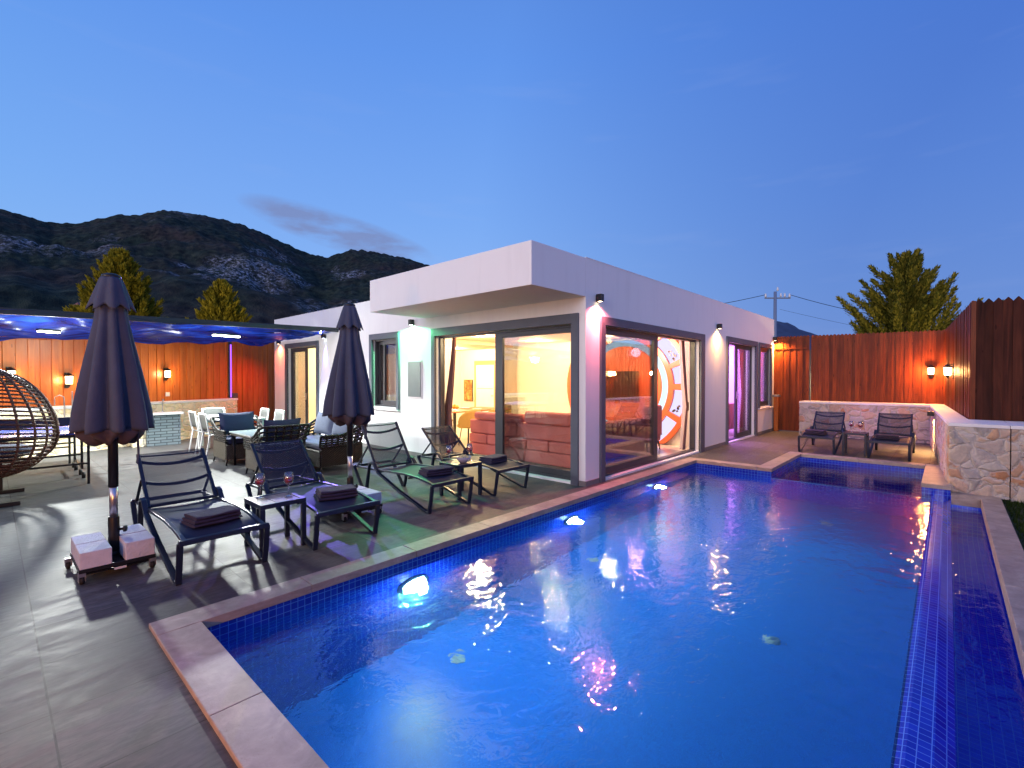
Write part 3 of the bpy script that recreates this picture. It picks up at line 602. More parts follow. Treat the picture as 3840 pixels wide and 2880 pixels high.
light('POINT', 'violet_lamp', (12.6, 5.6, 2.2), 520, (.72, .28, 1), .1)
light('POINT', 'violet_lamp', (14.4, 5.2, 2.2), 150, (.50, .16, 1), .1)

# ------------------------------------------------------------------ fences and stone walls
def fence_boards(m, p, q_, z0, z1a, z1b, bw=.095, th=.022, point=.035, jit=.004, side=1, zig=False):
    p, q_ = Vector(p), Vector(q_); L = (q_-p).length; d = (q_-p)/L; n = Vector((-d.y, d.x))*side; k = max(1, round(L/bw)); w = L/k
    for i in range(k):
        s0, s1 = i*w+.0005, (i+1)*w-.0005; z1 = z1a+(z1b-z1a)*(i+.5)/k+rnd.uniform(-.004, .004); o = rnd.uniform(-jit, jit)+(.009 if i % 2 else -.005); s0 -= .001*(i % 2); s1 += .001*(i % 2); mid = (s0+s1)/2
        prof = [(s0, z0), (s1, z0), (s1, z1-point), (mid+(s1-mid)*.5, z1-point*.25), (mid, z1), (mid-(mid-s0)*.5, z1-point*.25), (s0, z1-point)]
        vs = [];
        for off in (o, o+th):
            if zig: prof = [(s0, z0), (s1, z0), (s1, z1-point), (mid+(s1-mid)*.12, z1-.002), (mid, z1), (mid-(mid-s0)*.12, z1-.002), (s0, z1-point)]
            for (s_, z) in prof: P = p+d*s_+n*off; vs.append((P.x, P.y, z))
        K = len(prof); m.add(vs, [tuple(range(K)), tuple(range(K, 2*K))[::-1]]+[(j, j+K, (j+1) % K+K, (j+1) % K) for j in range(K)])
    return m
def rails(m, p, q_, zs, n_off=.045, side=1):
    p, q_ = Vector(p), Vector(q_); d = (q_-p).normalized(); n = Vector((-d.y, d.x))*side
    for z in zs: a, b = p+n*n_off, q_+n*n_off; m.bar([(a.x, a.y, z), (b.x, b.y, z)], .04, .07)
# left boundary: line through the barbecue terrace
bd = Vector((.914, .406)); bn = Vector((-.406, .914)); b0 = Vector((1.6, 13.48))
def BL(s, off=0): P = b0+bd*s+bn*off; return (P.x, P.y)
def stone(name, m, label, cat, mat, grp=None): o = m.build(name, mat, None); tag(o, label, cat, grp); return o
fl = thing('board_fence', 'long orange pine board fence behind the barbecue counter', 'fence')
fence_boards(MB(), BL(-7.5, .3), BL(3.43, .3), .9, 2.06, 2.59).build('boards', M_woodL, fl)
for z_ in (1.1, 1.9): m = MB(); rails(m, BL(-7.5, .325), BL(3.43, .325), (z_,)); m.build('rail', M_woodL, fl)
m = MB(); a = BL(3.46, .28); m.box(a[0]-.04, a[0]+.04, a[1]-.04, a[1]+.04, 0, 2.60); m.build('post', M_metal, fl)
m = MB(); a = BL(3.46, .24); m.box(a[0]-.02, a[0]+.012, a[1]-.02, a[1]-.005, 1.0, 2.5); m.build('led_strip', emit('violet_led', (.40, .10, 1.0), 2.2), fl)
fl2 = thing('board_fence', 'orange pine board fence panel between the stone wall end and the villa, lit red', 'fence')
fence_boards(MB(), BL(3.53, .3), BL(5.3, .3), .02, 2.60, 2.72).build('boards', M_woodL, fl2); 
for z_ in (.5, 1.9): m = MB(); rails(m, BL(3.53, .325), BL(5.3, .325), (z_,)); m.build('rail', M_woodL, fl2)
sw = thing('stone_wall', 'cream rubble stone wall below the orange fence', 'wall')
m = MB(); pts = [BL(-7.5, 0), BL(3.42, 0), BL(3.42, .28), BL(-7.5, .28)]; m.prism(pts, 0, .92); m.build('stonework', M_stoneL, sw)
m = MB(); m.prism([BL(-7.5, -.03), BL(3.45, -.03), BL(3.45, .275), BL(-7.5, .275)], .922, .975); m.build('coping', M_cap, sw, bevel=.004)
def facing(name, pts, z0, z1, mat, parent, res=.022):
    path = []
    for a, b in zip(pts, pts[1:]):
        n = max(2, int(math.dist(a, b)/res)); path += [(a[0]+(b[0]-a[0])*i/n, a[1]+(b[1]-a[1])*i/n) for i in range(n)]
    path.append(pts[-1]); K = len(path)-1; nv = max(2, int((z1-z0)/res)); m = MB(); m.grid(lambda u, v: (*path[round(u*K)], z0+(z1-z0)*v), K, nv); m.build(name, mat, parent)
facing('stone_facing', [BL(-1.8, -.008), BL(3.428, -.008)], 0, .92, M_stoneL, sw, .03)
# right hand walls
swr = thing('stone_wall', 'pinkish rubble stone wall with a pale coping beside and behind the spa', 'wall')
W0, W1_, W2_ = (9.25, -.035), (14.95, .29), (14.95, 2.98)
m = MB(); m.prism([W0, W1_, W2_, (15.6, 2.98), (15.6, .08), (10.2, -.235), (10.2, -.62), (9.25, -.62)], -.1, .862); m.build('stonework', M_stoneR, swr)
facing('stone_facing', [(15.2, 2.992), (14.944, 2.992), (14.944, .29), (9.238, -.025), (9.238, -.622)], -.09, .862, M_stoneR, swr)
m = MB(); m.prism([(9.22, -.01), (14.92, .315), (14.92, 3.0), (15.62, 3.0), (15.62, .06), (10.20, -.24), (10.2, -.62), (9.22, -.62)], .864, .91); m.build('coping', M_cap, swr, bevel=.004)
m = MB(); m.prism([(11.2, .062), (14.93, .275), (14.93, .265), (11.2, .05)], 0, .08); m.build('skirting', M_skirt, swr); m = MB(); m.box(14.935, 14.95, .30, 2.98, 0, .09); m.build('skirting', M_skirt, swr)
SWG = 1
swg = thing('stone_wall', 'grey and ochre rubble stone wall end standing on the lawn at the right edge', 'wall')
m = MB(); m.prism([(9.25, -.632), (10.2, -.632), (10.2, -6.2), (9.25, -6.2)], -.2, .862); m.build('stonework', M_stoneR, swg)
facing('stone_facing', [(9.244, -.634), (9.244, -3.2)], -.19, .862, M_stoneR, swg)
m = MB(); m.prism([(9.22, -.625), (10.2, -.625), (10.2, -6.2), (9.22, -6.2)], .864, .91); m.build('coping', M_cap, swg, bevel=.004)
fr = thing('board_fence', 'tall red-brown stained board fence behind the spa loungers', 'fence')
fence_boards(MB(), (15.65, .05), (15.65, 2.86), .9, 2.72, 2.755, side=-1, bw=.085).build('boards', M_woodR, fr)
gt = thing('garden_gate', 'red-brown boarded gate beside the villa wall, set in the tall fence', 'gate')
fence_boards(MB(), (15.65, 2.90), (15.65, 3.90), .02, 2.755, 2.765, side=-1, bw=.085).build('boards', M_woodR, gt); m = MB(); m.box(15.63, 15.67, 2.868, 2.892, .02, 2.35); m.build('post', M_black, gt)
m = MB(); m.box(15.62, 15.645, 2.91, 3.80, 2.38, 2.41); m.build('rail', M_woodR, gt)
fs = thing('board_fence', 'dull red board fence running above the side stone wall towards the camera', 'fence')
fence_boards(MB(), (10.25, -.27), (15.65, .07), .88, 2.745, 2.70, side=-1, bw=.095).build('boards', M_woodR, fs)
ff_ = thing('board_fence', 'nearest dark brown fence with zigzag board tops at the right edge', 'fence')
fence_boards(MB(), (10.23, -.29), (10.23, -6.2), .88, 2.755, 2.75, bw=.104, point=.060, side=1, zig=True).build('boards', M_woodD, ff_)
m = MB(); m.box(10.20, 10.262, -.31, -.255, .9, 2.73); m.build('post', M_woodR, ff_)
# boundary behind the camera and along the lawn (seen only as reflections)
fb = thing('board_fence', 'board fence along the far side of the lawn', 'fence'); fence_boards(MB(), (-5.5, -6.2), (10.2, -6.2), -.1, 2.3, 2.5, side=-1, bw=.14).build('boards', M_woodR, fb)
fw = thing('board_fence', 'board fence closing the west side of the terrace', 'fence'); fence_boards(MB(), (-5.5, 10.3), (-5.5, -6.2), 0, 2.3, 2.3, side=-1, bw=.14).build('boards', M_woodL, fw)

# ================================================================== OBJECTS
# ---------------- sun loungers
def lounger(label, loc, rz, zt=.80, xt=1.57):
    t = thing('sun_lounger', label, 'sun lounger', loc, rz, 'navy mesh sun loungers')
    w = .306
    def arc(pts, r=.05): return pts
    for s in (-1, 1):
        y = s*w
        hump = [(1.13, y, .29), (1.17, y, .345), (1.215, y, .375), (1.265, y, .372), (1.30, y, .335)]
        front = [(-.07, y, .315), (0.005, y, .018), (.05, y, .018)]+hump[:3]
        m = MB(); m.bar([(-.055, y, .325), (-.03, y, .16), (0.0, y, .012), (.045, y, .012), (.60, y, .165), (1.06, y, .325), (1.12, y, .385), (1.16, y, .425), (1.205, y, .44), (1.25, y, .425), (1.275, y, .385), (1.345, y, .05), (1.37, y, .012), (1.40, y, .012), (1.44, y, .06), (1.66, y, .335)], .026, .042, up=(0, 1, 0)); m.build('side_frame', M_metal, t, bevel=.004)
        for x in (.022, 1.385): k = MB(); k.box(x-.035, x+.035, y-.016, y+.016, 0, .012); k.build('foot_pad', M_rubber, t)
        m = MB(); m.bar([(-.06, s*.278, .325), (.06, s*.278, .345), (.22, s*.278, .366), (.50, s*.278, .378), (.85, s*.278, .366), (1.15, s*.278, .35), (1.66, s*.278, .335)], .024, .032, up=(0, 1, 0)); m.build('seat_rail', M_metal, t, bevel=.003)
    for X_, Y_, Z_, S_ in ((-.06, w+.01, .325, .040), (1.66, w+.01, .338, .036), (1.10, .27, .325, .025), (.45, .27, .335, .022)): m = MB(); m.bar([(X_, -Y_, Z_), (X_, Y_, Z_)], S_, S_); m.build('cross_bar', M_metal, t, bevel=.004)
    def seat(u, v):
        x = -.035+u*1.19; z = .352+.028*math.sin(max(0, min(1, x/1.05))*PI)-.012*math.sin(v*PI)-(.03*max(0, (.14-x)/.14)); return (x, -.276+.552*v, z)
    m = MB(); m.grid(seat, 16, 6); m.build('seat_sling', M_sling2, t)
    hx, hz = 1.15, .365; dx, dz = xt-hx, zt-hz; L = math.hypot(dx, dz)
    def bp(f, y=0, off=0): return (hx+dx*f-off*dz/L, y, hz+dz*f+off*dx/L)
    for s in (-1, 1): m = MB(); m.bar([bp(0, s*.272), bp(1, s*.272)], .024, .03, up=(0, 1, 0)); m.build('back_rail', M_metal, t, bevel=.003)
    for f, sg in ((.97, .006), (.86, .035), (.46, .035), (.03, 0)):
        m = MB(); m.bar([bp(f-sg*(1-(2*k/8-1)**2)*1.4, -.262+.524*k/8, -.012-sg*.8*(1-(2*k/8-1)**2)) for k in range(9)], .03 if f < .95 else .012, .014, up=(1, 0, .2)); m.build('back_slat', M_metal, t)
    m = MB(); m.grid(lambda u, v: bp(u, -.262+.524*v, .006-.028*math.sin(v*PI)*math.sin(min(1, u*1.2+.1)*PI)), 10, 8); m.build('back_sling', M_sling, t)
    for s in (-1, 1): m = MB(); m.bar([bp(.50, s*.285), (1.60, s*.285, .35)], .012, .022, up=(0, 1, 0)); m.build('strut', M_metal, t)
    return t
LG = [((1.25, 4.24, 0), R(90), .80, 1.60, 'navy mesh sun lounger nearest the camera, beside the wheeled parasol base'),
      ((2.275, 4.20, 0), R(90), .80, 1.62, 'navy mesh sun lounger right of the near side table, its back against the rattan chairs'),
      ((3.685, 4.36, 0), R(90), .915, 1.52, 'navy mesh sun lounger left of the table with the snack bowl, back raised steeply'),
      ((4.78, 4.39, 0), R(90), .775, 1.60, 'navy mesh sun lounger closest to the big corner door of the villa'),
      ((11.47, 1.99, 0), 0, .77, 1.55, 'navy mesh sun lounger by the stone wall, left of the far side table'),
      ((11.48, .82, 0), 0, .79, 1.55, 'navy mesh sun lounger by the stone wall, right of the far side table')]
for loc, rz, zt, xt, lb in LG: lounger(lb, loc, rz, zt, xt)
# folded towels
def towel(label, loc, rz, seed, sx=.36, sy=.26):
    r2 = random.Random(seed); m = MB(); z = 0
    for i in range(3):
        h = .029+r2.uniform(-.002, .003); ax, ay = sx/2-i*.006+r2.uniform(-.004, .004), sy/2-i*.004; ox, oy = r2.uniform(-.006, .006), r2.uniform(-.005, .005); n = 10
        def top(u, v, z=z, h=h, ax=ax, ay=ay, ox=ox, oy=oy):
            # closed rounded slab cross-section swept in x
            a = 2*PI*v; cy = math.copysign(abs(math.cos(a))**.35, math.cos(a))*ay; cz = z+h/2+math.copysign(abs(math.sin(a))**.7, math.sin(a))*h/2
            x = (u*2-1)*ax; e = 1-.05*abs(u*2-1)**6
            return (x+ox, cy*e+oy+.004*math.sin(u*9+i), cz+.002*math.sin(u*7+v*12+i*2))
        m.grid(top, 10, 20); z += h-.001
        for sgn in (0, 1): m.add([top(sgn, k/20) for k in range(20)], [tuple(range(20))], True)
    m.box(sx*.30, sx*.34, -sy/2+.01, -sy/2+.03, z-.004, z+.001)
    o = m.build('folded_towel', M_towel); o.location = loc; o.rotation_euler = (0, 0, rz); return tag(o, label, 'towel', 'folded plum towels')
towel('folded plum towel on the sun lounger nearest the camera', (1.24, 4.50, .364), R(8), 1); towel('folded plum towel on the lounger right of the near side table', (2.33, 4.50, .364), R(-14), 2)
towel('folded plum towel on the steep-backed lounger left of the snack bowl', (3.72, 4.66, .364), R(-12), 3); towel('folded plum towel on the lounger closest to the big corner door', (4.80, 4.74, .364), R(6), 4)
towel('folded plum towel on the left lounger by the stone wall', (11.75, 2.05, .364), R(84), 5); towel('folded plum towel on the right lounger by the stone wall', (11.75, .86, .364), R(92), 6)
# side tables
def side_table(label, x, y, h=.44, a=.20, rz=0, mat=None):
    t = thing('side_table', label, 'side table', (x, y, 0), rz, 'square side tables between the loungers')
    for sx in (-1, 1):
        for sy in (-1, 1): m = MB(); m.box(sx*a-.02*(sx > 0)*2, sx*a+.02*(sx < 0)*2, sy*a-.02*(sy > 0)*2, sy*a+.02*(sy < 0)*2, 0, h-.042); m.build('leg', M_metal, t, bevel=.003)
    m = MB(); frame_ = [(-a, -a), (a, -a), (a, a), (-a, a)]; m.box(-a, a, -a, -a+.04, h-.04, h); m.box(-a, a, a-.04, a, h-.04, h); m.box(-a, -a+.04, -a+.04, a-.04, h-.04, h); m.box(a-.04, a, -a+.04, a-.04, h-.04, h); m.build('frame', M_metal, t, bevel=.003)
    m = MB(); n = 3; wd = (2*a-.084)/n
    for i in range(n): m.box(-a+.042+i*wd+.002, -a+.042+(i+1)*wd-.002, -a+.042, a-.042, h-.022, h-.004)
    m.build('table_top', mat or M_ttop, t, bevel=.002); return t
M_ttop = pm('plum_brown_slats', (.085, .040, .055), .42, var=.2, vscale=20)
side_table('small dark square table with two wine glasses between the two nearest loungers', 1.78, 4.59); side_table('small dark square table with a snack bowl and two wine glasses by the corner door', 4.20, 4.75); side_table('small dark square table between the two loungers by the stone wall', 11.79, 1.37, h=.45)
def wine_glass(label, x, y, z, fill=.05):
    t = thing('wine_glass', label, 'wine glass', (x, y, z), 0, 'wine glasses on the side tables')
    m = MB(); prof = [(.001, .002), (.034, .002), (.034, .004), (.008, .008), (.0045, .02), (.004, .085), (.010, .094), (.030, .112), (.038, .135), (.038, .155), (.031, .200), (.0295, .200), (.0365, .155), (.0365, .135), (.029, .114), (.001, .098)]; m.lathe(prof, 24, cap=False); m.build('bowl_and_stem', M_thin, t)
    m = MB(); m.lathe([(.001, .0995), (.026, .113), (.0345, .133), (.0352, .133+.012), (.001, .133+.0121)], 24, cap=False); m.build('wine', M_wine, t); t.scale = (1.12, 1.12, 1.12); return t
wine_glass('glass of rosé wine on the left edge of the nearest side table', 1.68, 4.68, .441); wine_glass('glass of rosé wine on the right side of the nearest side table', 1.89, 4.56, .441)
wine_glass('glass of red wine left of the snack bowl', 4.06, 4.82, .441); wine_glass('glass of red wine right of the snack bowl', 4.35, 4.74, .441)
wine_glass('dark wine glass on the far table, beside the left lounger', 11.78, 1.44, .451); wine_glass('dark wine glass on the far table, beside the right lounger', 11.70, 1.28, .451)
t = thing('snack_bowl', 'glass bowl heaped with popcorn on the side table by the corner door', 'bowl', (4.19, 4.68, .441))
m = MB(); m.lathe([(.001, .004), (.04, .004), (.045, .002), (.075, .035), (.10, .075), (.104, .077), (.079, .033), (.05, 0), (.001, 0)], 28, cap=False, mod=lambda a, z: 1+.02*math.cos(a*14)); m.build('bowl', pm('cut_glass', (.50, .47, .60), .12, alpha=.7), t)
m = MB()
for i in range(120):
    a = rnd.uniform(0, 2*PI); r_ = .085*math.sqrt(rnd.random()); z = .06+.045*(1-(r_/.085)**2)*rnd.uniform(.6, 1); s_ = rnd.uniform(.009, .015)
    m.obox((r_*math.cos(a), r_*math.sin(a), z), (s_, s_*.8, s_), rnd.uniform(0, 3), rnd.uniform(0, 3))
m.build('popcorn', pm('popcorn', (.75, .60, .30), .8, var=.4, vscale=60), t, bevel=.003)

# ---------------- parasols on wheeled bases
def parasol(label, x, y, rb, seed, grp='closed graphite parasols'):
    t = thing('parasol', label, 'parasol', (x, y, 0), R(8*seed), grp); r2 = random.Random(seed)
    m = MB(); m.lathe([(.028, .40), (.028, .70)], 20); m.build('lower_pole', M_steel, t)
    m = MB(); m.lathe([(.034, .655), (.034, 1.3), (.024, 1.32), (.024, 2.36)], 16); m.build('upper_pole', M_black, t)
    ph = r2.uniform(0, 6)
    def pleat(a, z):
        f = max(0, min(1, (2.30-z)/1.1)); w8 = math.cos(8*a+ph+.5*math.sin(a+z*1.5)); return 1+(.06+.14*f)*(w8 if w8 > 0 else w8*1.25)+.05*f*math.cos(3*a+ph*2)+.02*f*math.cos(19*a+z*3)
    prof = [(.05, 2.34), (.065, 2.30), (.088, 2.16), (.105, 2.0), (.105+(rb-.105)*.36, 1.75), (.105+(rb-.105)*.68, 1.5), (.105+(rb-.105)*.92, 1.28), (rb, 1.15), (rb, 1.125)]
    m = MB(); n = 96; k = len(prof); m.lathe([(r_, z) for r_, z in prof], n, mod=pleat, cap=False, zmod=lambda a, z: -.010*math.cos(8*a+ph)*(z < 1.2)); m.build('canopy', M_fabric, t, solid=.004)
    m = MB(); m.lathe([(rb*.92, 1.14), (rb*.84, 1.085), (rb*.66, 1.04), (rb*.36, 1.05), (.05, 1.10)], n, mod=lambda a, z: 1+.10*math.cos(8*a+ph)+(.16 if z < 1.12 else .02)*math.cos(8*a+ph+2.6+a), cap=False, zmod=lambda a, z: .035*math.cos(8*a+ph*2+.8*math.sin(a))*(z < 1.12)); m.build('canopy_hem', M_fabin, t, solid=.003)
    m = MB(); m.lathe([(.058, 2.375), (.072, 2.35), (.102, 2.24), (.134, 2.14), (.138, 2.118)], 96, mod=lambda a, z: 1+(.13*(2.4-z)/.28)*math.cos(8*a+ph+.9)+.04*math.cos(4*a), cap=False, zmod=lambda a, z: -.022*math.cos(8*a+ph+.9)*(z < 2.16)); m.build('vent_flap', M_fabric, t, solid=.004)
    m = MB(); m.lathe([(.001, 2.405), (.035, 2.40), (.062, 2.388), (.066, 2.37), (.056, 2.36)], 24); m.build('finial_cap', M_black, t)
    m = MB(); a = R(-38); m.bar([(.17*math.cos(a), .17*math.sin(a), 1.13), (.175*math.cos(a), .175*math.sin(a), .92), (.165*math.cos(a), .165*math.sin(a), .84)], .03, .008, up=(1, 0, 0)); m.build('tie_strap', M_fabric, t)
    m = MB(); m.lathe([(.038, .10), (.038, .41), (.034, .415)], 16); m.lathe([(.055, .10), (.05, .13)], 16); m.build('pole_socket', M_black, t, bevel=.002)
    m = MB(); m.lathe([(.012, 0), (.012, .03), (.026, .032), (.026, .05), (.018, .055)], 12); o = m.build('knob', M_black, t); o.rotation_euler = (R(90), 0, R(60)); o.location = (.03, -.01, .30)
    return t
def base_cart(label, x, y, rz=0):
    t = thing('ballast_trolley', label, 'parasol base', (x, y, 0), rz, 'wheeled parasol bases with ballast blocks')
    m = MB(); a, b = .235, .285
    m.box(-a, a, -b, -b+.025, .085, .115); m.box(-a, a, b-.025, b, .085, .115); m.box(-a, -a+.025, -b+.025, b-.025, .085, .115); m.box(a-.025, a, -b+.025, b-.025, .085, .115); m.box(-.03, .03, -b+.025, b-.025, .085, .10); m.box(-a+.025, a-.025, -.03, .03, .07, .0845); m.box(-a+.03, a-.03, -b+.03, b-.03, .060, .068); m.build('tray_frame', M_black, t, bevel=.002)
    for (bx, by) in ((-.135, -.145), (.135, -.145), (-.135, .145), (.135, .145)):
        m = MB(); m.box(bx-.094, bx+.094, by-.137+.004*(bx > 0), by+.137, .103, .238+.010*(bx > 0)); m.build('ballast_block', M_block, t, bevel=.005, seg=2)
    for (cx, cy) in ((-a+.02, -b+.03), (a-.02, -b+.03), (-a-.015, b-.06), (a+.015, b-.06)):
        k = MB(); k.box(cx-.022, cx+.022, cy-.02, cy+.02, .055, .085); k.box(cx-.022, cx-.017, cy-.022, cy+.022, .018, .06); k.box(cx+.017, cx+.022, cy-.022, cy+.022, .018, .06); w_ = k.build('caster', M_steel, t, bevel=.002)
        k = MB(); k.tube([(cx-.013, cy, .027), (cx+.013, cy, .027)], .027, 18, up=(0, 0, 1)); k.build('wheel', M_rubber, w_)
    m = MB(); m.box(-.03, .045, -b-.001, -b+.0, .06, .078); m.build('label_plate', M_wplastic, t); return t
parasol('tall closed graphite parasol in front of the orange fence, nearest the camera', .685, 5.06, .222, 1); base_cart('black wheeled parasol base with white blocks beside the nearest lounger', .675, 5.05, 0)
parasol('closed graphite parasol in front of the villa, between the second and third loungers', 2.79, 5.06, .232, 2); base_cart('wheeled parasol base with white blocks hidden behind the second lounger', 2.79, 5.05, 0)

# ---------------- rattan seating group
def rattan_seat(name, label, cat, loc, rz, W=.70, D=.72, zb=.80, za=.60, cush=M_cush, npil=1, grp=None, base=M_wick):
    t = thing(name, label, cat, loc, rz, grp); w, d = W/2, D/2; r_ = .13
    path = [(-w, -d), (-w, 0), (-w, d-r_)]+[(-w+r_-r_*math.cos(a), d-r_+r_*math.sin(a)) for a in (R(30), R(60), R(90))]+[(0, d)]+[(w-r_+r_*math.sin(a), d-r_+r_*math.cos(a)) for a in (0, R(30), R(60))]+[(w, d-r_), (w, 0), (w, -d)]
    # dense path
    dp = []
    for a, b in zip(path, path[1:]):
        n = max(1, round(math.dist(a, b)/.05))
        for i in range(n): dp.append((a[0]+(b[0]-a[0])*i/n, a[1]+(b[1]-a[1])*i/n))
    dp.append(path[-1]); N = len(dp)
    def top(p): f = max(0, min(1, (p[1]+d*.2)/(d*1.1))); f = f*f*(3-2*f); return za+(zb-za)*f
    def out(p, z): f = max(0, (z-.45))/.4; return (p[0]*(1+.10*f), p[1]+(.13*f if p[1] > 0 else .13*f*max(0, (p[1]+d)/d*.5)), z)
    m = MB(); m.box(-w+.01, w-.01, -d, -d+.02, .10, .36); m.box(-w, -w+.02, -d+.02, d-.03, .10, .44); m.box(w-.02, w, -d+.02, d-.03, .10, .44); m.box(-w+.02, w-.02, d-.03, d-.01, .10, .44); m.box(-w+.02, w-.02, -d+.02, d-.03, .34, .36); m.build('woven_base', base, t, bevel=.006)
    m = MB(); rows = 5
    for j in range(rows+1): m.tube([out((x, y), .42+(top((x, y))-.42)*j/rows) for x, y in dp], .016 if j < rows else .022, 6)
    m.build('woven_band', M_wickb, t)
    m = MB()
    for i in range(0, N, 2):
        x, y = dp[i]; m.bar([out((x, y), .42+(top((x, y))-.42)*k/4) for k in range(5)], .034, .010, up=(x*.3, y, 0) if abs(y) > abs(x) else (x, y*.3, 0))
    m.build('woven_strap', M_wickb, t)
    for sx in (-1, 1):
        for sy in (-1, 1): m = MB(); m.tube([(sx*(w-.03), sy*(d-.04), .12), (sx*(w-.01), sy*(d-.015), 0)], .016, 8, scale=[1, .75]); m.build('leg', M_black, t)
    m = MB(); m.box(-w+.05, w-.05, -d+.02, d-.10, .365, .47); m.build('seat_cushion', M_cushl if cush is M_cushl else cush, t, bevel=.035, seg=4)
    pw = (W-.12)/npil
    for i in range(npil):
        def pil(u, v, s_=1):
            x = (u*2-1); z = (v*2-1); th = .075*((1-abs(x)**3.2)*(1-abs(z)**3.2))**.5; e = 1-.10*(1-abs(x)**1.0)*abs(z)**2*.6; return (x*pw*.5*(1-.05*(1-abs(z)**2)), s_*th, z*.21*(1-.10*(1-abs(x)**2)))
        m = MB(); m.grid(lambda u, v: pil(u, v, 1), 14, 12); m.grid(lambda u, v: pil(1-u, v, -1), 14, 12); o = m.build('back_cushion', cush, t); o.location = (-w+.06+pw*(i+.5), d-.15, .70); o.rotation_euler = (R(-14), 0, 0)
    return t
rattan_seat('rattan_armchair', 'rattan armchair with a tall blue cushion facing the camera behind the glass table', 'armchair', (3.17, 9.72, 0), 0, W=.74, grp='dark rattan armchairs')
rattan_seat('rattan_armchair', 'black rattan armchair seen from behind, between the second lounger and the glass table', 'armchair', (3.14, 8.04, 0), R(180), W=.70, grp='dark rattan armchairs')
rattan_seat('rattan_sofa', 'black rattan sofa with pale blue cushions facing left by the villa wall', 'sofa', (3.98, 8.22, 0), R(-90), W=1.52, D=.78, npil=2, cush=M_cushl, base=M_wickb)
t = thing('glass_table', 'low rattan table with a pale glass top among the armchairs', 'table', (3.32, 8.92, 0))
m = MB(); m.box(-.44, .44, -.52, .52, .575, .60); m.build('glass_top', pm('frosted_glass', (.42, .50, .50), .08, var=.1), t, bevel=.004); m = MB(); m.box(-.42, .42, -.50, .50, .53, .573); m.build('frame', M_wick, t, bevel=.004)
for sx in (-1, 1):
    for sy in (-1, 1): m = MB(); m.tube([(sx*.39, sy*.47, .53), (sx*.37, sy*.45, 0)], .035, 8, scale=[1.2, .5]); m.build('leg', M_black, t)

# ---------------- white dining group
t = thing('dining_table', 'white outdoor dining table behind the rattan armchairs', 'table', (3.42, 11.15, 0))
m = MB(); m.box(-.40, .40, -.85, .85, .70, .735); m.build('table_top', M_wplastic, t, bevel=.005)
for sx in (-1, 1):
    for sy in (-1, 1): m = MB(); m.box(sx*.38-.05*(sx > 0), sx*.38+.05*(sx < 0), sy*.82-.10*(sy > 0), sy*.82+.10*(sy < 0), 0, .70); m.build('leg', M_wplastic, t, bevel=.004)
def garden_chair(label, loc, rz):
    t = thing('garden_chair', label, 'chair', loc, rz, 'white framed garden chairs')   # local: faces +x
    for s in (-1, 1):
        y = s*.22
        m = MB(); m.bar([(-.27, y, .85), (-.235, y, .60), (-.20, y, .44)], .022, .04, up=(0, 1, 0)); m.build('back_post', M_wplastic, t, bevel=.003)
        m = MB(); m.bar([(-.20, y, .44), (-.27, y, 0)], .022, .034, up=(0, 1, 0)); m.build('leg', M_wplastic, t, bevel=.003)
        m = MB(); m.bar([(.20, y, .44), (.235, y, 0)], .022, .034, up=(0, 1, 0)); m.build('leg', M_wplastic, t, bevel=.003)
        m = MB(); m.bar([(-.20, y, .44), (.215, y, .44)], .022, .03, up=(0, 1, 0)); m.build('seat_rail', M_wplastic, t, bevel=.003)
    m = MB(); m.bar([(-.27, -.22, .845), (-.285, 0, .85), (-.27, .22, .845)], .02, .03); m.build('top_rail', M_wplastic, t, bevel=.003)
    m = MB(); m.grid(lambda u, v: (-.268+.055*u-.02*math.sin(v*PI)*0, -.205+.41*v, .83-.30*u), 4, 4); m.build('back_panel', M_gmesh, t, solid=.004)
    m = MB(); m.grid(lambda u, v: (-.19+.39*u, -.205+.41*v, .45-.01*math.sin(v*PI)), 4, 4); m.build('seat_panel', M_gmesh, t, solid=.006); return t
garden_chair('white garden chair on the left side of the dining table, nearest the camera', (3.07, 10.72, 0), 0)
garden_chair('white garden chair on the left side of the dining table, next to the barbecue', (3.10, 11.55, 0), 0)
garden_chair('white garden chair at the far end of the dining table before the stone wall', (3.50, 12.28, 0), R(-90))
garden_chair('white garden chair on the villa side of the dining table, farther back', (3.98, 11.50, 0), R(180)); garden_chair('white garden chair on the villa side of the dining table, near the rattan chair', (3.96, 10.62, 0), R(180))

# ---------------- table tennis table
t = thing('table_tennis_table', 'blue folding table tennis table on wheels under the shade', 'table tennis table', (0.26, 10.55, 0))
M_ttb = pm('table_blue', (.05, .07, .32), .25, var=.1); m = MB(); m.box(-.76, .76, -1.37, -.005, .74, .76); m.box(-.76, .76, .005, 1.37, .74, .76); m.build('table_top', M_ttb, t, bevel=.002)
m = MB(); m.box(-.745, .745, -1.355, 1.355, .70, .738); m.build('apron', M_black, t)
m = MB(); m.box(-.76, -.745, -1.37, 1.37, .7605, .762); m.box(.745, .76, -1.37, 1.37, .7605, .762); m.box(-.745, .745, -1.37, -1.355, .7605, .762); m.box(-.745, .745, 1.355, 1.37, .7605, .762); m.build('white_line', M_wplastic, t)
m = MB(); m.box(-.80, .80, -.003, .003, .77, .9125); m.build('net', M_black, t)
for y in (-1.24, -.50, .42, 1.20):
    for x in (-.72, .72): m = MB(); m.box(x-.015, x+.015, y-.015, y+.015, .0 if abs(y) > 1 else .12, .70); m.build('leg', M_black, t)
for a_, b_ in [((-.72, y, z), (.72, y, z)) for y, z in ((-1.24, .30), (-.5, .35), (.42, .45), (1.2, .3))]+[((.72, -.5, .16), (.72, .42, .16)), ((-.72, -.5, .16), (-.72, .42, .16))]: m = MB(); m.bar([a_, b_], .025, .025); m.build('brace', M_black, t)
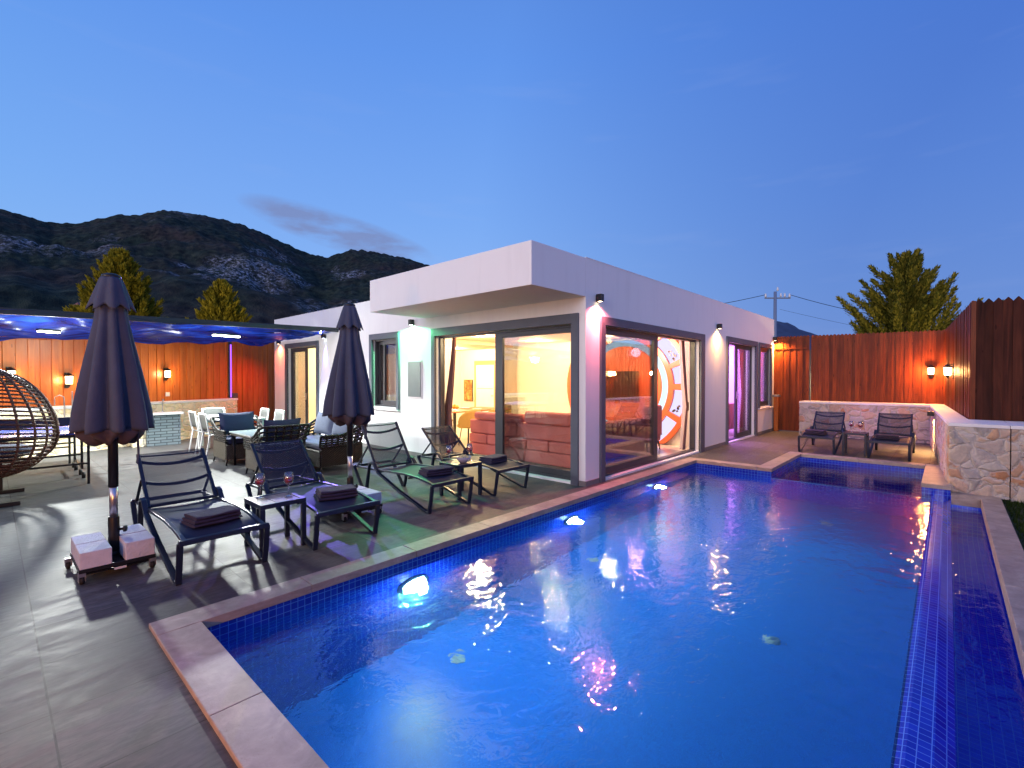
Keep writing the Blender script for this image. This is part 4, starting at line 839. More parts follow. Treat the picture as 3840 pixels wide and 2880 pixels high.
for y in (-.68, -.32, .28, .60):
    for x in (-.72, .72): m = MB(); m.tube([(x-.02, y, .045), (x+.02, y, .045)], .045, 16); m.build('wheel', M_rubber, t)

# ---------------- hanging egg chair
t = thing('egg_chair', 'brown rattan hanging egg chair with slate cushions at the left edge', 'swing chair', (.0, 8.72, 0), R(0))
EC = Vector((-.02, 0, .99)); ea, eb = .60, .68
def egg(th, ph, k=1.0):
    # th: polar from the top, ph: azimuth; pointed at the top
    z = math.cos(th); rr = math.sin(th)*(1-.22*z); return EC+Vector((ea*k*rr*math.cos(ph), ea*k*rr*math.sin(ph), eb*z))
def open_(th, ph):   # elliptical opening facing the camera's left
    d_ = (ph-R(68)+PI) % (2*PI)-PI; return (d_/R(76))**2+((th-R(86))/R(66))**2 < 1
m = MB()
def strands(gen, r_, n=5):
    seg = []
    for P, o in gen:
        if o:
            if len(seg) > 1: m.tube(seg, r_, n)
            seg = []
        else: seg.append(P)
    if len(seg) > 1: m.tube(seg, r_, n)
for j in range(36):
    th = R(10+j*4.6); strands([(egg(th+.10*math.sin(i*2*PI/72*1+.6), i*2*PI/72), open_(th, i*2*PI/72)) for i in range(73)], .012)
for i in range(22):
    ph = 2*PI*i/22; strands([(egg(R(6+k*5.8), ph), open_(R(6+k*5.8), ph)) for k in range(30)], .015, 6)
m.build('woven_shell', M_rope, t)
m = MB(); m.tube([egg(R(86)+R(66)*math.sin(a), R(68)+R(76)*math.cos(a), 1.01) for a in [2*PI*i/48 for i in range(48)]], .038, 8, close=True); m.build('rim', M_rope, t)
m = MB(); m.tube([EC+Vector((0, 0, eb)), EC+Vector((0, 0, eb+.20))], .018, 8)
for i in range(5): m.tube([EC+Vector((.02*math.cos(a), .005, eb+.20+.028+i*.05+.028*math.sin(a))) for a in [2*PI*k/10 for k in range(10)]], .005, 5, close=True)
m.build('hanging_chain', M_black, t)
m = MB(); m.grid(lambda u, v: EC+Vector((math.cos(2*PI*u)*.40*math.sin(PI*v)**.6, math.sin(2*PI*u)*.40*math.sin(PI*v)**.6, -.36-.10*math.cos(PI*v)*(-1))), 24, 10); m.build('seat_cushion', M_cush, t)
m = MB(); m.grid(lambda u, v: EC+Vector((-.30+math.cos(2*PI*u)*.12*math.sin(PI*v), -.05+math.sin(2*PI*u)*.30*math.sin(PI*v), -.12-.24*math.cos(PI*v))), 20, 10); m.build('back_cushion', M_cush, t)
m = MB(); m.tube([(.62, .55, .04), (.70, .62, .6), (.70, .62, 1.5), (.55, .48, 1.95), (.25, .22, 2.10), (-.02, 0, 2.06)], .032, 10)if False else m.tube([(-.75, .45, .04), (-.80, .5, .8), (-.75, .46, 1.6), (-.5, .3, 2.02), (-.2, .12, 2.12), (-.02, 0, 2.07)], .030, 10); m.build('stand_pole', M_black, t)
m = MB(); m.bar([(-.9, .62, .025), (.32, .60, .025)], .05, .045); m.bar([(-.9, -.36, .025), (.25, -.36, .025)], .05, .045); m.bar([(-.2, .60, .025), (-.2, -.36, .025)], .045, .045); m.bar([(.10, .61, .04), (.10, .61, .40)], .035, .035, up=(1, 0, 0)); m.build('stand_base', M_black, t, bevel=.004)

# ---------------- barbecue counter
t = thing('barbecue_counter', 'masonry barbecue counter with a slate brick panel and cream slab top', 'counter', (0, 0, 0))
m = MB(); m.box(2.39, 3.03, 13.28, 13.98, 0, .70); o = m.build('brick_panel', M_brick, t)
m = MB(); m.box(2.16, 2.388, 13.4, 13.95, 0, .70); m.build('side_pier', M_stoneL, t); m = MB(); m.box(.2, .62, 12.95, 13.05, 0, .70); m.build('side_pier', M_stoneL, t)
m = MB(); m.box(1.2, 3.08, 13.24, 13.56, .702, .755); m.box(-.5, 1.2, 12.9, 13.3, .702, .755); m.build('slab_top', M_cap, t, bevel=.005)
t = thing('faucet', 'chrome swan-neck tap on the barbecue counter', 'tap', (2.72, 13.46, .757)); m = MB(); m.tube([(0, 0, 0), (0, 0, .24)]+[(0, -.06+.06*math.cos(a), .24+.06*math.sin(a)) for a in (R(30), R(60), R(90), R(120), R(150), R(180))]+[(0, -.12, .20)], .012, 8); m.lathe([(.03, 0), (.02, .03)], 12); m.build('spout', M_steel, t)
t = thing('shower_tap', 'chrome gooseneck tap standing by the left fence', 'tap', (1.02, 13.06, .757)); m = MB(); m.tube([(0, 0, 0), (0, 0, .38)]+[(-.07+.07*math.cos(a), 0, .38+.07*math.sin(a)) for a in (R(30), R(90), R(150), R(180))]+[(-.14, 0, .25)], .010, 8); m.build('spout', M_steel, t); m = MB(); m.lathe([(.012, 0), (.012, .5), (.018, .51), (.001, .53)], 10, c=(.12, 0, 0)); m.build('riser', M_steel, t)

# ---------------- pergola with blue shade
pg = thing('pergola', 'dark metal pergola carrying a wavy blue shade over the terrace', 'pergola')
m = MB(); A, Bp = (-4.6, 10.9, 2.50), (5.70, 10.9, 2.705); m.bar([A, Bp], .06, .10); m.build('beam', pm('dark_green_metal', (.020, .035, .036), .4), pg)
m = MB()
for x in (1.5, ): m.box(x-.03, x+.03, 10.87, 10.93, 0, 2.55)
m.build('post', M_black, pg); m = MB(); m.box(-3.9, -3.84, 10.87, 10.93, 0, 2.46); m.build('post', M_black, pg)
def fy(x): return 13.48+(x-1.6)*.444+.30
m = MB()
for x in (-3.0, -1.2, .2, 2.2, 4.2, 5.4): zf = 2.40+(x-.15)*.050; m.bar([(x, 10.93, 2.52+.020*(x+4.6)), (x, min(fy(x), 15)-.02, zf+.05)], .025, .03)
m.build('rafter', M_black, pg)
def can(u, v):
    x = -4.5+u*10.15; y0, y1 = 10.86, fy(x)-.06; y = y0+(y1-y0)*v; z = (2.50+.0199*(x+4.6))*(1-v)+(2.30+(x-.15)*.052)*v
    return (x, y, z-.05*math.sin(v*PI)+.04*math.sin(x*2.1+v*5)+.03*math.sin(x*4.7-v*8)+.018*noise.noise(Vector((x*3, y*3, 0)))*2-.012)
m = MB(); m.grid(can, 150, 40); m.build('blue_shade', M_canopy, pg)
def flood(label, x, y, z, e, ln=.42, rz=0):
    t = thing('floodlight', label, 'lamp', (x, y, z), rz, 'bright lamps under the blue shade'); m = MB(); m.box(-ln/2, ln/2, -.05, .05, .012, .045); m.build('housing', M_black, t); m = MB(); m.box(-ln/2+.01, ln/2-.01, -.045, .045, -.012, .012); m.build('tube', M_white_e, t, bevel=.006)
    light('SPOT', 'flood_lamp', (x, y, z-.08), e, (.95, 1.0, .95), .11, rot=(R(-16), 0, 0), spot=152, blend=.42); light('POINT', 'flood_lamp_spill', (x, y, z-.09), e*.11, (.95, 1.0, .93), .11)
flood('bright white lamp under the blue shade left of the near parasol', .70, 11.3, 2.33, 850, .30, R(30)); flood('bright white lamp under the blue shade above the garden table', 3.35, 11.1, 2.42, 1000, .55, R(14))
flood('bright white lamp under the blue shade beyond the left edge', -1.9, 11.3, 2.30, 220, .42)

# ---------------- lanterns on the fences
def lantern(label, x, y, z, nx, ny, e=26, col=(1, .60, .28), grp='warm fence lanterns'):
    a = math.atan2(ny, nx); t = thing('wall_lantern', label, 'lantern', (x, y, z), a, grp)
    m = MB(); m.box(0, .015, -.035, .035, -.16, .16); m.bar([(.01, 0, .135), (.09, 0, .15)], .014, .014); m.build('bracket', M_black, t)
    m = MB(); m.lathe([(.085, .085), (.075, .105), (.035, .135), (.012, .15), (.001, .165)], 8, c=(.09, 0, 0)); m.build('cap', M_black, t)
    m = MB(); m.lathe([(.052, -.075), (.060, .08)], 12, c=(.09, 0, 0)); m.build('glass', M_warm_e, t)
    m = MB(); m.lathe([(.001, -.14), (.015, -.12), (.04, -.09), (.058, -.078)], 8, c=(.09, 0, 0)); m.build('finial', M_black, t)
    light('POINT', 'lantern_bulb', (x+nx*.22, y+ny*.22, z), e, col, .06)
fn = (bn*-1)
for s_, z, lb in ((1.63, 1.64, 'glowing warm lantern on the orange fence right of the near parasol'), (-1.34, 1.60, 'glowing warm lantern on the orange fence above the egg chair'), (-.42, 1.50, 'glowing warm lantern on the orange fence half hidden by the near parasol')):
    P = BL(s_, .295); lantern(lb, P[0], P[1], z, fn.x, fn.y, e=20)
lantern('glowing warm lantern in the corner of the right fence, left of the other', 15.63, .31, 1.71, -1, 0, e=130, col=(1, .36, .09)); lantern('glowing warm lantern on the side fence, right of the corner one', 13.2, -.082, 1.68, -.063, .998, e=45, col=(1, .44, .15))
lantern('warm lantern on the west fence, outside the picture', -5.44, 3.2, 1.7, 1, 0, e=160, col=(1, .48, .18)); lantern('warm lantern on the far lawn fence, outside the picture', 3.0, -6.16, 1.6, 0, 1, e=40); lantern('second warm lantern on the far lawn fence, outside the picture', 7.5, -6.16, 1.6, 0, 1, e=40)

t = thing('bollard_lamp', 'low bollard lamp with an orange glow just left of the picture', 'bollard lamp', (-1.5, 2.6, 0)); m = MB(); m.lathe([(.05, 0), (.05, .90)], 16); m.build('shaft', M_black, t); m = MB(); m.lathe([(.045, .901), (.045, .98)], 16); m.build('glass', emit('bollard_glow', (1, .42, .10), 12), t); m = MB(); m.lathe([(.055, .981), (.055, 1.01)], 16); m.build('cap', M_black, t)
light('POINT', 'bollard_bulb', (-1.35, 2.25, .95), 190, (1, .36, .07), .06)
# ---------------- villa wall spots
def wall_spot(label, x, y, z, nx, ny, col, e, glow, cone=150):
    a = math.atan2(ny, nx); t = thing('wall_spot', label, 'wall lamp', (x, y, z), a, 'small wall spots on the villa')
    m = MB(); m.box(0, .012, -.03, .03, .0, .07); m.box(.012, .10, -.04, .04, -.02, .085); m.build('housing', M_black, t, bevel=.004)
    m = MB(); m.lathe([(.001, -.0215), (.03, -.0215)], 16, c=(.058, 0, 0), cap=False); m.build('lens', emit('lens_%d' % int(x*10+y*100), glow, 18), t)
    d_ = Vector((nx*.16, ny*.16, -1)) if cone < 175 else Vector((-.43, -.86, -.30)); cone = cone if cone < 175 else 62; light('SPOT', 'wall_spot_lamp', (x+nx*.075, y+ny*.075, z-.045), e, col, .018, rot=(-d_).to_track_quat('Z', 'Y').to_euler(), spot=cone, blend=.9 if cone < 160 else .2)
    d2 = Vector((-nx*.10, -ny*.10, -1)); light('SPOT', 'wall_spot_beam', (x+nx*.075, y+ny*.075, z-.045), e*.35, col, .018, rot=(-d2).to_track_quat('Z', 'Y').to_euler(), spot=38, blend=1)
wall_spot('small wall spot glowing red-pink beside the corner of the villa', 6.00, HY, 2.68, 0, -1, (1, .16, .16), 260, (1, .75, .45))
wall_spot('small wall spot glowing amber between the two glazed doors of the right facade', 10.92, HY, 2.66, 0, -1, (1, .46, .14), 170, (1, .85, .4))
wall_spot('small wall spot glowing amber at the far end of the right facade by the gate', 15.50, HY, 2.66, 0, -1, (1, .42, .08), 420, (1, .85, .4))
wall_spot('small wall spot glowing green above the meter cupboard', HX, 7.87, 2.62, -1, 0, (.14, 1, .40), 210, (.7, 1, .8), 172)
wall_spot('small wall spot glowing blue right of the bedroom door', HX, 11.55, 2.56, -1, 0, (.24, .16, 1), 700, (.7, .8, 1), 176)
wall_spot('small wall spot glowing red left of the bedroom door', HX, 14.30, 2.55, -1, 0, (1, .09, .03), 190, (1, .6, .4))
# cable spot on the stone wall
t = thing('wall_spot', 'black spot casting a warm streak down the stone wall behind the right lounger', 'wall lamp', (13.2, .195, .80)); m = MB(); m.box(-.06, .06, .0, .12, -.04, .05); m.build('housing', M_black, t); light('SPOT', 'wall_spot_lamp', (13.2, .27, .745), 260, (1, .55, .2), .02, rot=(R(3), 0, 0), spot=120)
# sockets and switches
def small_box(name, label, cat, x, y, z, mat, sx=.05, sy=.02, sz=.05, rz=0): m = MB(); m.obox((0, 0, 0), (sx*2, sy, sz*2)); m.obox((0, -sy*.5-.003, 0), (sx*1.1, .006, sz*1.1)); o = m.build(name, mat, bevel=.002); o.location = (x, y, z); o.rotation_euler = (0, 0, rz); return tag(o, label, cat)
P = BL(1.68, .285); small_box('power_socket', 'white socket on the orange fence below the lantern', 'socket', P[0], P[1], 1.14, M_wplastic, rz=R(24)); P = BL(3.62, .275); small_box('door_intercom', 'grey intercom box on the red-lit fence panel', 'intercom', P[0], P[1], 1.04, M_gmesh, .08, .04, .07, R(24))
t = thing('gate_post', 'short timber gate post with a dark top beside the villa corner', 'post', (15.52, 3.70, 0)); m = MB(); m.box(-.055, .055, -.055, .055, 0, 1.0); m.build('post_shaft', M_woodL, t, bevel=.004); m = MB(); m.box(-.085, .085, -.085, .085, 1.0, 1.06); m.build('post_cap', M_skirt, t, bevel=.003)

# ---------------- underwater lamps
for i, (x, z, e) in enumerate(((2.50, -.45, 205), (4.88, -.42, 205), (7.22, -.40, 170))):
    t = thing('pool_lamp', ['round white underwater lamp in the pool wall, nearest the camera', 'round white underwater lamp in the pool wall, in front of the corner pillar', 'round white underwater lamp in the pool wall, farthest of the row'][i], 'pool lamp', (x, 3.45, z), 0, 'underwater lamps')
    m = MB(); m.lathe([(.125, 0), (.15, .0), (.155, .015), (.125, .03)], 28, cap=False); o = m.build('ring', M_steel, t); o.rotation_euler = (R(90), 0, 0); m = MB(); m.lathe([(.001, .045), (.08, .034), (.125, .005)], 28, cap=False); o = m.build('lens', emit('pool_lens%d' % i, (.80, .95, 1), 60), t); o.rotation_euler = (R(90), 0, 0)
    light('SPOT', 'pool_lamp_bulb', (x, 3.45-.06, z), e*.75, (.82, .95, 1), .08, rot=Vector((-.12, 1, .22)).to_track_quat('Z', 'Y').to_euler(), spot=150, blend=.6); light('POINT', 'pool_lamp_halo', (x, 3.45-.10, z), e*.22, (.80, .95, 1), .06)

# ---------------- inside the living room
def cushion(m, c, s, b=.05): m.box(c[0]-s[0]/2, c[0]+s[0]/2, c[1]-s[1]/2, c[1]+s[1]/2, c[2]-s[2]/2, c[2]+s[2]/2)
t = thing('corner_sofa', 'pink velvet corner sofa seen from behind through the big glass door', 'sofa', (6.45, 5.6, .03))
for (y0, y1, z0, z1, k) in ((-1.05, 1.45, .02, .24, 1), (-1.05, 1.45, .245, .43, 5), (-1.05, 1.45, .435, .70, 2)):
    w_ = (y1-y0)/k
    for i in range(k): m = MB(); m.box(.02*(z0 > .4), .20, y0+i*w_+.004, y0+(i+1)*w_-.004, z0, z1); m.build('back_panel', M_pink, t, bevel=.03, seg=3)
for (y0, y1, z1) in ((.05, 1.30, .86), (-1.0, .0, .93)): m = MB(); m.box(-.02, .16, y0, y1, .705, z1); m.build('headrest', M_pink, t, bevel=.06, seg=4)
m = MB(); m.box(.21, 1.05, -1.05, 1.45, .02, .40); m.build('seat', M_pink, t, bevel=.05, seg=3); m = MB(); m.box(.21, 2.6, -1.05, -.8, .02, .70); m.build('side_back', M_pink, t, bevel=.04, seg=3); m = MB(); m.box(1.06, 2.6, -.79, 0.05, .02, .40); m.build('chaise_seat', M_pink, t, bevel=.05, seg=3)
t = thing('armchair', 'dusky pink armchair edge behind the right glazed door', 'armchair', (9.35, 4.85, .03)); m = MB(); m.box(-.3, .3, -.35, .35, .18, .42); m.build('seat', M_pink, t, bevel=.05, seg=3); m = MB(); m.box(-.3, .3, -.38, -.2, .30, .95); m.build('backrest', M_pink, t, bevel=.05, seg=3)
for a in (-.25, .25):
    for b in (-.3, .3): m = MB(); m.tube([(a, b, .18), (a*1.1, b*1.1, 0)], .02, 8, scale=[1, .6]); m.build('leg', M_black, t)
t = thing('inner_dining_table', 'laid dining table inside the living room left of the sofa', 'table', (8.0, 8.75, .03)); m = MB(); m.box(-.9, .9, -.5, .5, .72, .75); m.build('table_top', M_woodF, t, bevel=.004)
for a in (-.8, .8):
    for b in (-.4, .4): m = MB(); m.box(a-.025, a+.025, b-.025, b+.025, 0, .72); m.build('leg', M_black, t)
def shell_chair(label, x, y, rz):
    t = thing('shell_chair', label, 'chair', (x, y, .03), rz, 'olive shell chairs'); m = MB(); m.grid(lambda u, v: (math.cos(PI*(.0+u))*.26*(1+.1*v), math.sin(PI*u)*.24*(1+.1*v)-.02, .40+v*.42*(.35+.65*math.sin(PI*u)**.6)), 20, 8); m.build('backrest', M_olive, t, solid=.03); m = MB(); m.lathe([(.001, .40), (.24, .40), (.26, .43), (.24, .47), (.001, .475)], 24, cap=False); m.build('seat', M_olive, t)
    for a in (45, 135, 225, 315): m = MB(); m.tube([(.15*math.cos(R(a)), .15*math.sin(R(a)), .40), (.22*math.cos(R(a)), .22*math.sin(R(a)), 0)], .011, 8); m.build('leg', M_black, t)
    return t
shell_chair('olive shell chair with its back to the open door at the dining table', 7.35, 8.05, R(180)); shell_chair('olive shell chair right of it, mostly behind the sofa headrest', 8.1, 8.05, R(180)); shell_chair('olive shell chair at the right end of the inner dining table', 9.15, 8.75, R(-90)); shell_chair('olive shell chair on the far side of the inner dining table', 7.8, 9.5, 0)
t = thing('table_setting', 'fruit dish and white plates on the inner dining table', 'tableware', (7.75, 8.75, .782)); m = MB()
for x, y in ((-.4, -.25), (.3, -.25), (-.4, .25), (.35, .25)): m.lathe([(.001, .003), (.09, .003), (.12, .015), (.125, .015), (.09, 0)], 20, c=(x, y, 0), cap=False)
m.build('plate', M_wplastic, t); m = MB()
for k in range(9): m.lathe([(.001, -.035), (.03, -.02), (.038, 0), (.03, .02), (.001, .035)], 10, c=(rnd.uniform(-.1, .1)-.2, rnd.uniform(-.1, .1), rnd.uniform(.04, .10)))
m.build('fruit', pm('fruit', (.75, .25, .03), .5, var=.6, vscale=14), t)
t = thing('inner_door', 'white inner door with a wooden head lining at the back of the living room', 'door', (10.41, 10.60, .03)); m = MB(); m.box(-.04, -.01, -.40, .40, 0, 1.92); m.build('leaf', M_cap, t); m = MB(); m.box(-.05, 0, -.47, -.40, 0, 2.05); m.box(-.05, 0, .40, .47, 0, 2.05); m.box(-.05, 0, -.40, .40, 1.92, 2.05); m.build('frame', pm('honey_frame', (.55, .33, .12), .5), t); m = MB(); m.box(-.046, -.04, -.34, .34, 1.18, 1.20); m.build('moulding', pm('beige_mould', (.5, .4, .28), .5), t); m = MB(); m.box(-.06, -.04, -.36, -.28, .95, 1.0); m.build('handle', M_steel, t)
t = thing('wall_picture', 'brown and gold marbled picture on the back wall left of the inner door', 'picture', (10.40, 11.38, 1.15)); m = MB(); m.box(-.02, 0, -.20, .20, -.34, .34); m.build('frame', M_black, t)
mm = bpy.data.materials.new('marble_print'); mm.use_nodes = True; tt = NT(mm.node_tree); nn = tt.noise(tt.add('ShaderNodeTexCoord').outputs['Object'], 4, 6, .7, 1.5); tt.l.new(tt.ramp(nn.outputs[0], [(.35, (.03, .02, .01)), (.5, (.45, .16, .03)), (.65, (.7, .4, .12))]), tt.n['Principled BSDF'].inputs['Base Color'])
m = MB(); m.box(-.024, -.02, -.185, .185, -.325, .325); m.build('canvas', mm, t)
t = thing('kitchen_cabinet', 'pale tall kitchen cabinets at the back left of the living room', 'cabinet', (0, 0, .03)); m = MB(); m.box(9.7, 10.40, 11.66, 11.745, 0, 2.2) if False else m.box(6.0, 8.8, 11.15, 11.74, 0, .85); m.build('base_unit', M_cap, t, bevel=.004); m = MB(); m.box(6.0, 8.8, 11.4, 11.74, 1.45, 2.15); m.build('wall_unit', M_cap, t, bevel=.004); m = MB(); m.box(6.0, 8.8, 11.12, 11.745, .852, .89); m.build('worktop', M_skirt, t)
# circular shelf wall
t = thing('shelf_wall', 'orange circular media wall with lit white niches seen through the right door', 'wall unit', (10.41, 5.78, 1.35))
def ring(m, r0, r1, a0, a1, x0, x1, zlo=-1.30, zhi=1.10, n=24):
    vs = []; 
    for k in range(n+1):
        a = a0+(a1-a0)*k/n
        for rr in (r0, r1):
            y, z = -rr*math.cos(a), rr*math.sin(a); z = max(zlo, min(zhi, z))
            vs += [(x0, y, z), (x1, y, z)]
    fs = []
    for k in range(n): b = k*4; c_ = b+4; fs += [(b, b+2, c_+2, c_), (b+1, c_+1, c_+3, b+3), (b, c_, c_+1, b+1), (b+2, b+3, c_+3, c_+2)]
    fs += [(0, 1, 3, 2), (n*4, n*4+2, n*4+3, n*4+1)]; m.add(vs, fs); return m
m = MB(); ring(m, .001, .96, 0, 2*PI, -.06, 0, n=64); m.build('centre_disc', M_orange, t); tv = thing('television', 'dark flat television in the centre of the orange media wall', 'television', (10.34, 5.98, 1.36)); m = MB(); m.box(-.05, 0, -.62, .62, -.35, .35); m.build('screen', pm('tv_black', (.012, .012, .016), .08), tv, bevel=.006); m = MB(); ring(m, .965, 1.12, 0, 2*PI, -.05, 0, n=64); m.build('light_arc', emit('arc_led', (.55, .80, 1.0), 1.6), t)
m = MB(); ring(m, 1.125, 1.25, 0, 2*PI, -.10, 0, n=64); ring(m, 1.55, 1.66, 0, 2*PI, -.10, 0, n=64); m.build('ring_frame', M_orange, t)
nich = [(-62, -31), (-26, -3), (3, 19), (24, 52), (57, 88), (92, 123), (128, 156), (161, 183), (188, 206), (211, 242)]
for a0, a1 in nich: m = MB(); ring(m, 1.252, 1.548, R(a0), R(a1), -.02, 0, n=8); m.build('niche', emit('niche_led', (.66, .62, 1.0), 1.35), t)
m = MB(); ks = sorted(nich)
for (a0, a1), (b0, b1) in zip(ks, ks[1:]): ring(m, 1.252, 1.548, R(a1), R(b0), -.10, 0, n=2)
m.build('spoke', M_orange, t)
t = thing('shelf_ornaments', 'small dark ornaments standing in the lit niches', 'ornaments', (10.36, 5.78, 1.35)); m = MB()
for a, r_ in ((-55, 1.36), (-50, 1.42), (-46, 1.36), (-22, 1.38), (-19, 1.45), (27, 1.36), (30, 1.44), (33, 1.37)):
    for k in range(4): m.obox((-.03, -r_*math.cos(R(a))+rnd.uniform(-.05, .05), r_*math.sin(R(a))+rnd.uniform(-.04, .05)), (.03, .04, .035), 0, rnd.uniform(0, 2))
m.build('ornament', pm('bronze', (.10, .06, .04), .4), t)
light('POINT', 'media_wall_fill', (9.5, 5.0, 2.1), 60, (1, .45, .75), .10)  # added pink fill with no fixture, brightens the orange disc
# curtains
M_stripe = bpy.data.materials.new('striped_blind'); M_stripe.use_nodes = True; tt = NT(M_stripe.node_tree); tt.n.clear(); gz_ = tt.add('ShaderNodeSeparateXYZ', ins={0: tt.add('ShaderNodeNewGeometry').outputs['Position']}).outputs[2]
cc = tt.mix(tt.math('LESS_THAN', tt.math('FRACT', tt.math('MULTIPLY', gz_, 7)), .45), (.86, .72, .60), (.60, .38, .28)); ta = tt.add('ShaderNodeBsdfDiffuse', ins={0: cc}); tb = tt.add('ShaderNodeBsdfTranslucent', ins={0: cc})
tt.add('ShaderNodeOutputMaterial', ins={0: tt.add('ShaderNodeMixShader', ins={0: .7, 1: ta.outputs[0], 2: tb.outputs[0]}).outputs[0]})
def curtain(name, label, axis, c, rows, mat, n=10, amp=.025, grp=None):
    # rows: (z, a0, a1) from top to bottom
    K = len(rows); N = n*8; m = MB(); vs = []
    for (z, a0, a1) in rows:
        for i in range(N+1):
            u = i/N; a = a0+(a1-a0)*u; o = amp*math.sin(u*n*2*PI+z*.5); vs.append((c+o, a, z) if axis == 'x' else (a, c+o, z))
    fs = [(k*(N+1)+i, k*(N+1)+i+1, (k+1)*(N+1)+i+1, (k+1)*(N+1)+i) for k in range(K-1) for i in range(N)]
    m.add(vs, fs, True); o = m.build(name, mat); return tag(o, label, 'curtain', grp)
def rowsf(f, z0=2.44, z1=.05, k=24): return [(z0+(z1-z0)*i/k, *f(z0+(z1-z0)*i/k)) for i in range(k+1)]
curtain('sheer_curtain', 'white sheer curtain at the left side of the big corner door', 'x', 6.04, rowsf(lambda z: (7.01+.10*max(0, min(1, (2.4-z)/1.6)), 7.36)), M_sheer, 7)
def cl(x): return max(0, min(1, x))
curtain('tied_drape', 'mauve drape tied back at the left of the big corner door', 'x', 6.00, rowsf(lambda z: (6.93+.13*cl((2.35-z)/1.5)**1.5-(.05*cl((.8-z)/.3)), 7.00+.28*cl((2.35-z)/1.5)**1.2)), M_drape, 4, .02)
curtain('sheer_curtain', 'cream sheer curtain at the right side of the right glazed door', 'y', 4.13, rowsf(lambda z: (9.72+.16*cl(1-abs(z-.95)/1.2), 10.38)), M_sheer, 8)
curtain('tied_drape', 'mauve drape tied back at the right of the right glazed door', 'y', 4.07, rowsf(lambda z: (9.66+.26*cl(1-abs(z-.95)/1.5)**1.4, 9.78+(.52 if abs(z-.95) < .08 else .20*cl(1-abs(z-.95)/1.4)))), M_drape, 3, .012)
curtain('tied_drape', 'violet-lit drape behind the narrow glazed door', 'y', 4.24, rowsf(lambda z: (13.95+.25*cl(1-abs(z-1.1)/1.4), 14.5)), M_drape, 5, .03)
curtain('sheer_curtain', 'sheer curtain behind the narrow glazed door beside the gate end', 'y', 4.18, rowsf(lambda z: (14.5, 15.1)), M_sheer, 4)
curtain('sheer_curtain', 'cream curtain behind the left pane of the bedroom door', 'x', 6.10, rowsf(lambda z: (13.45, 14.4)), M_sheer, 7)
curtain('window_blind', 'striped roller blind behind the small facade window', 'x', 5.945, rowsf(lambda z: (8.50, 9.50), 2.36, .96, 20), M_stripe, 1, .002)
curtain('window_blind', 'violet-lit vertical blind behind the last window before the gate', 'y', 3.975, rowsf(lambda z: (14.2, 15.2), 2.36, .80, 4), M_sheer, 9, .008)
t = thing('bedroom_dresser', 'orange wooden dresser just inside the narrow glazed door', 'dresser', (13.75, 4.72, .03)); m = MB(); m.box(-.9, .6, -.25, .25, .08, .80); m.build('carcass', M_woodF, t, bevel=.005); m = MB(); [m.box(-.88+i*.37, -.88+i*.37+.35, -.27, -.252, .12, .76) for i in range(4)]; m.build('drawer_front', M_woodF, t, bevel=.004)
t = thing('bedroom_shelf', 'brown wall shelf inside the left bedroom', 'shelf', (9.0, 13.8, 1.05)); m = MB(); m.box(-.9, .9, -.15, .15, 0, .10); m.build('board', M_woodF, t, bevel=.004)

# ---------------- trees
def conifer(name, label, loc, h, spread, seed, mat, nb=150, up=.55, dens=1.0, blade=.13, grp=None, z0=.1, jit=.7):
    r2 = random.Random(seed); t = thing(name, label, 'tree', loc, 0, grp); ns = 8
    tr = MB(); tr.tube([(0, 0, 0), (.04*h*.1, 0, h*.35), (0, .03*h*.1, h*.7), (0, 0, h*.97)], h*.022, 10, scale=[1, .7, .4, .08]); tr.build('trunk', M_bark, t)
    m = MB(); wd = MB(); ga = 2.399963
    for i in range(nb):
        f = (i+.5)/nb; zt = h*(z0+(.97-z0)*f); ph = i*ga+r2.uniform(-.3, .3); L = spread*((1-f)**.75*.95+.06)*(1-jit*.5+jit*r2.random()*.85); ang = R(r2.uniform(8, 34)+24*up)+f*f*.35
        d = Vector((math.cos(ph)*math.cos(ang), math.sin(ph)*math.cos(ang), math.sin(ang))); p = Vector((0, 0, zt-L*.15)); n = max(5, int(L/.085*dens)); pts = [p.copy()]
        for k in range(n):
            u = (k+1)/n; dd = (d+Vector((0, 0, .35*u*up))+Vector((r2.uniform(-.1, .1), r2.uniform(-.1, .1), r2.uniform(-.05, .05)))).normalized(); p = p+dd*(L/n); pts.append(p.copy())
            if u < .18: continue
            w_ = (math.sin(min(1, u*1.0)*PI*.86+.25))*.26*L**.5*.8+.04
            for j in range(int(7*dens)):
                side = Vector((r2.gauss(0, 1), r2.gauss(0, 1), r2.gauss(0, .8))).normalized(); bl = (dd*1.25+side*.6+Vector((0, 0, .2))).normalized(); q0 = p+side*r2.uniform(0, w_*.75); ln = blade*r2.uniform(.7, 1.7); ww = bl.cross(side); ww = (ww.normalized() if ww.length > .01 else Vector((1, 0, 0)))*blade*r2.uniform(.16, .30)
                m.add([q0-ww*.3, q0+bl*ln*.5-ww, q0+bl*ln, q0+bl*ln*.5+ww], [(0, 1, 2, 3)])
        wd.tube(pts[::2]+([pts[-1]] if len(pts) % 2 == 0 else []), .02*L**.5, 4, scale=[1-.8*k/max(1, len(pts[::2]+([pts[-1]] if len(pts) % 2 == 0 else []))-1) for k in range(len(pts[::2]+([pts[-1]] if len(pts) % 2 == 0 else [])))])
    wd.build('limbs', M_bark, t); m.build('crown', mat, t); return t
conifer('cypress_tree', 'big feathery golden-green cypress behind the right fence', (28.5, 1.5, -.2), 7.4, 4.4, 5, M_leafg, nb=120, up=.85, dens=1.9, blade=.135)
conifer('cypress_tree', 'tall golden conifer rising behind the near parasol', (5.6, 38.4, -.2), 9.7, 4.6, 11, M_leafy, nb=330, up=.95, dens=1.35, blade=.18, jit=.25)
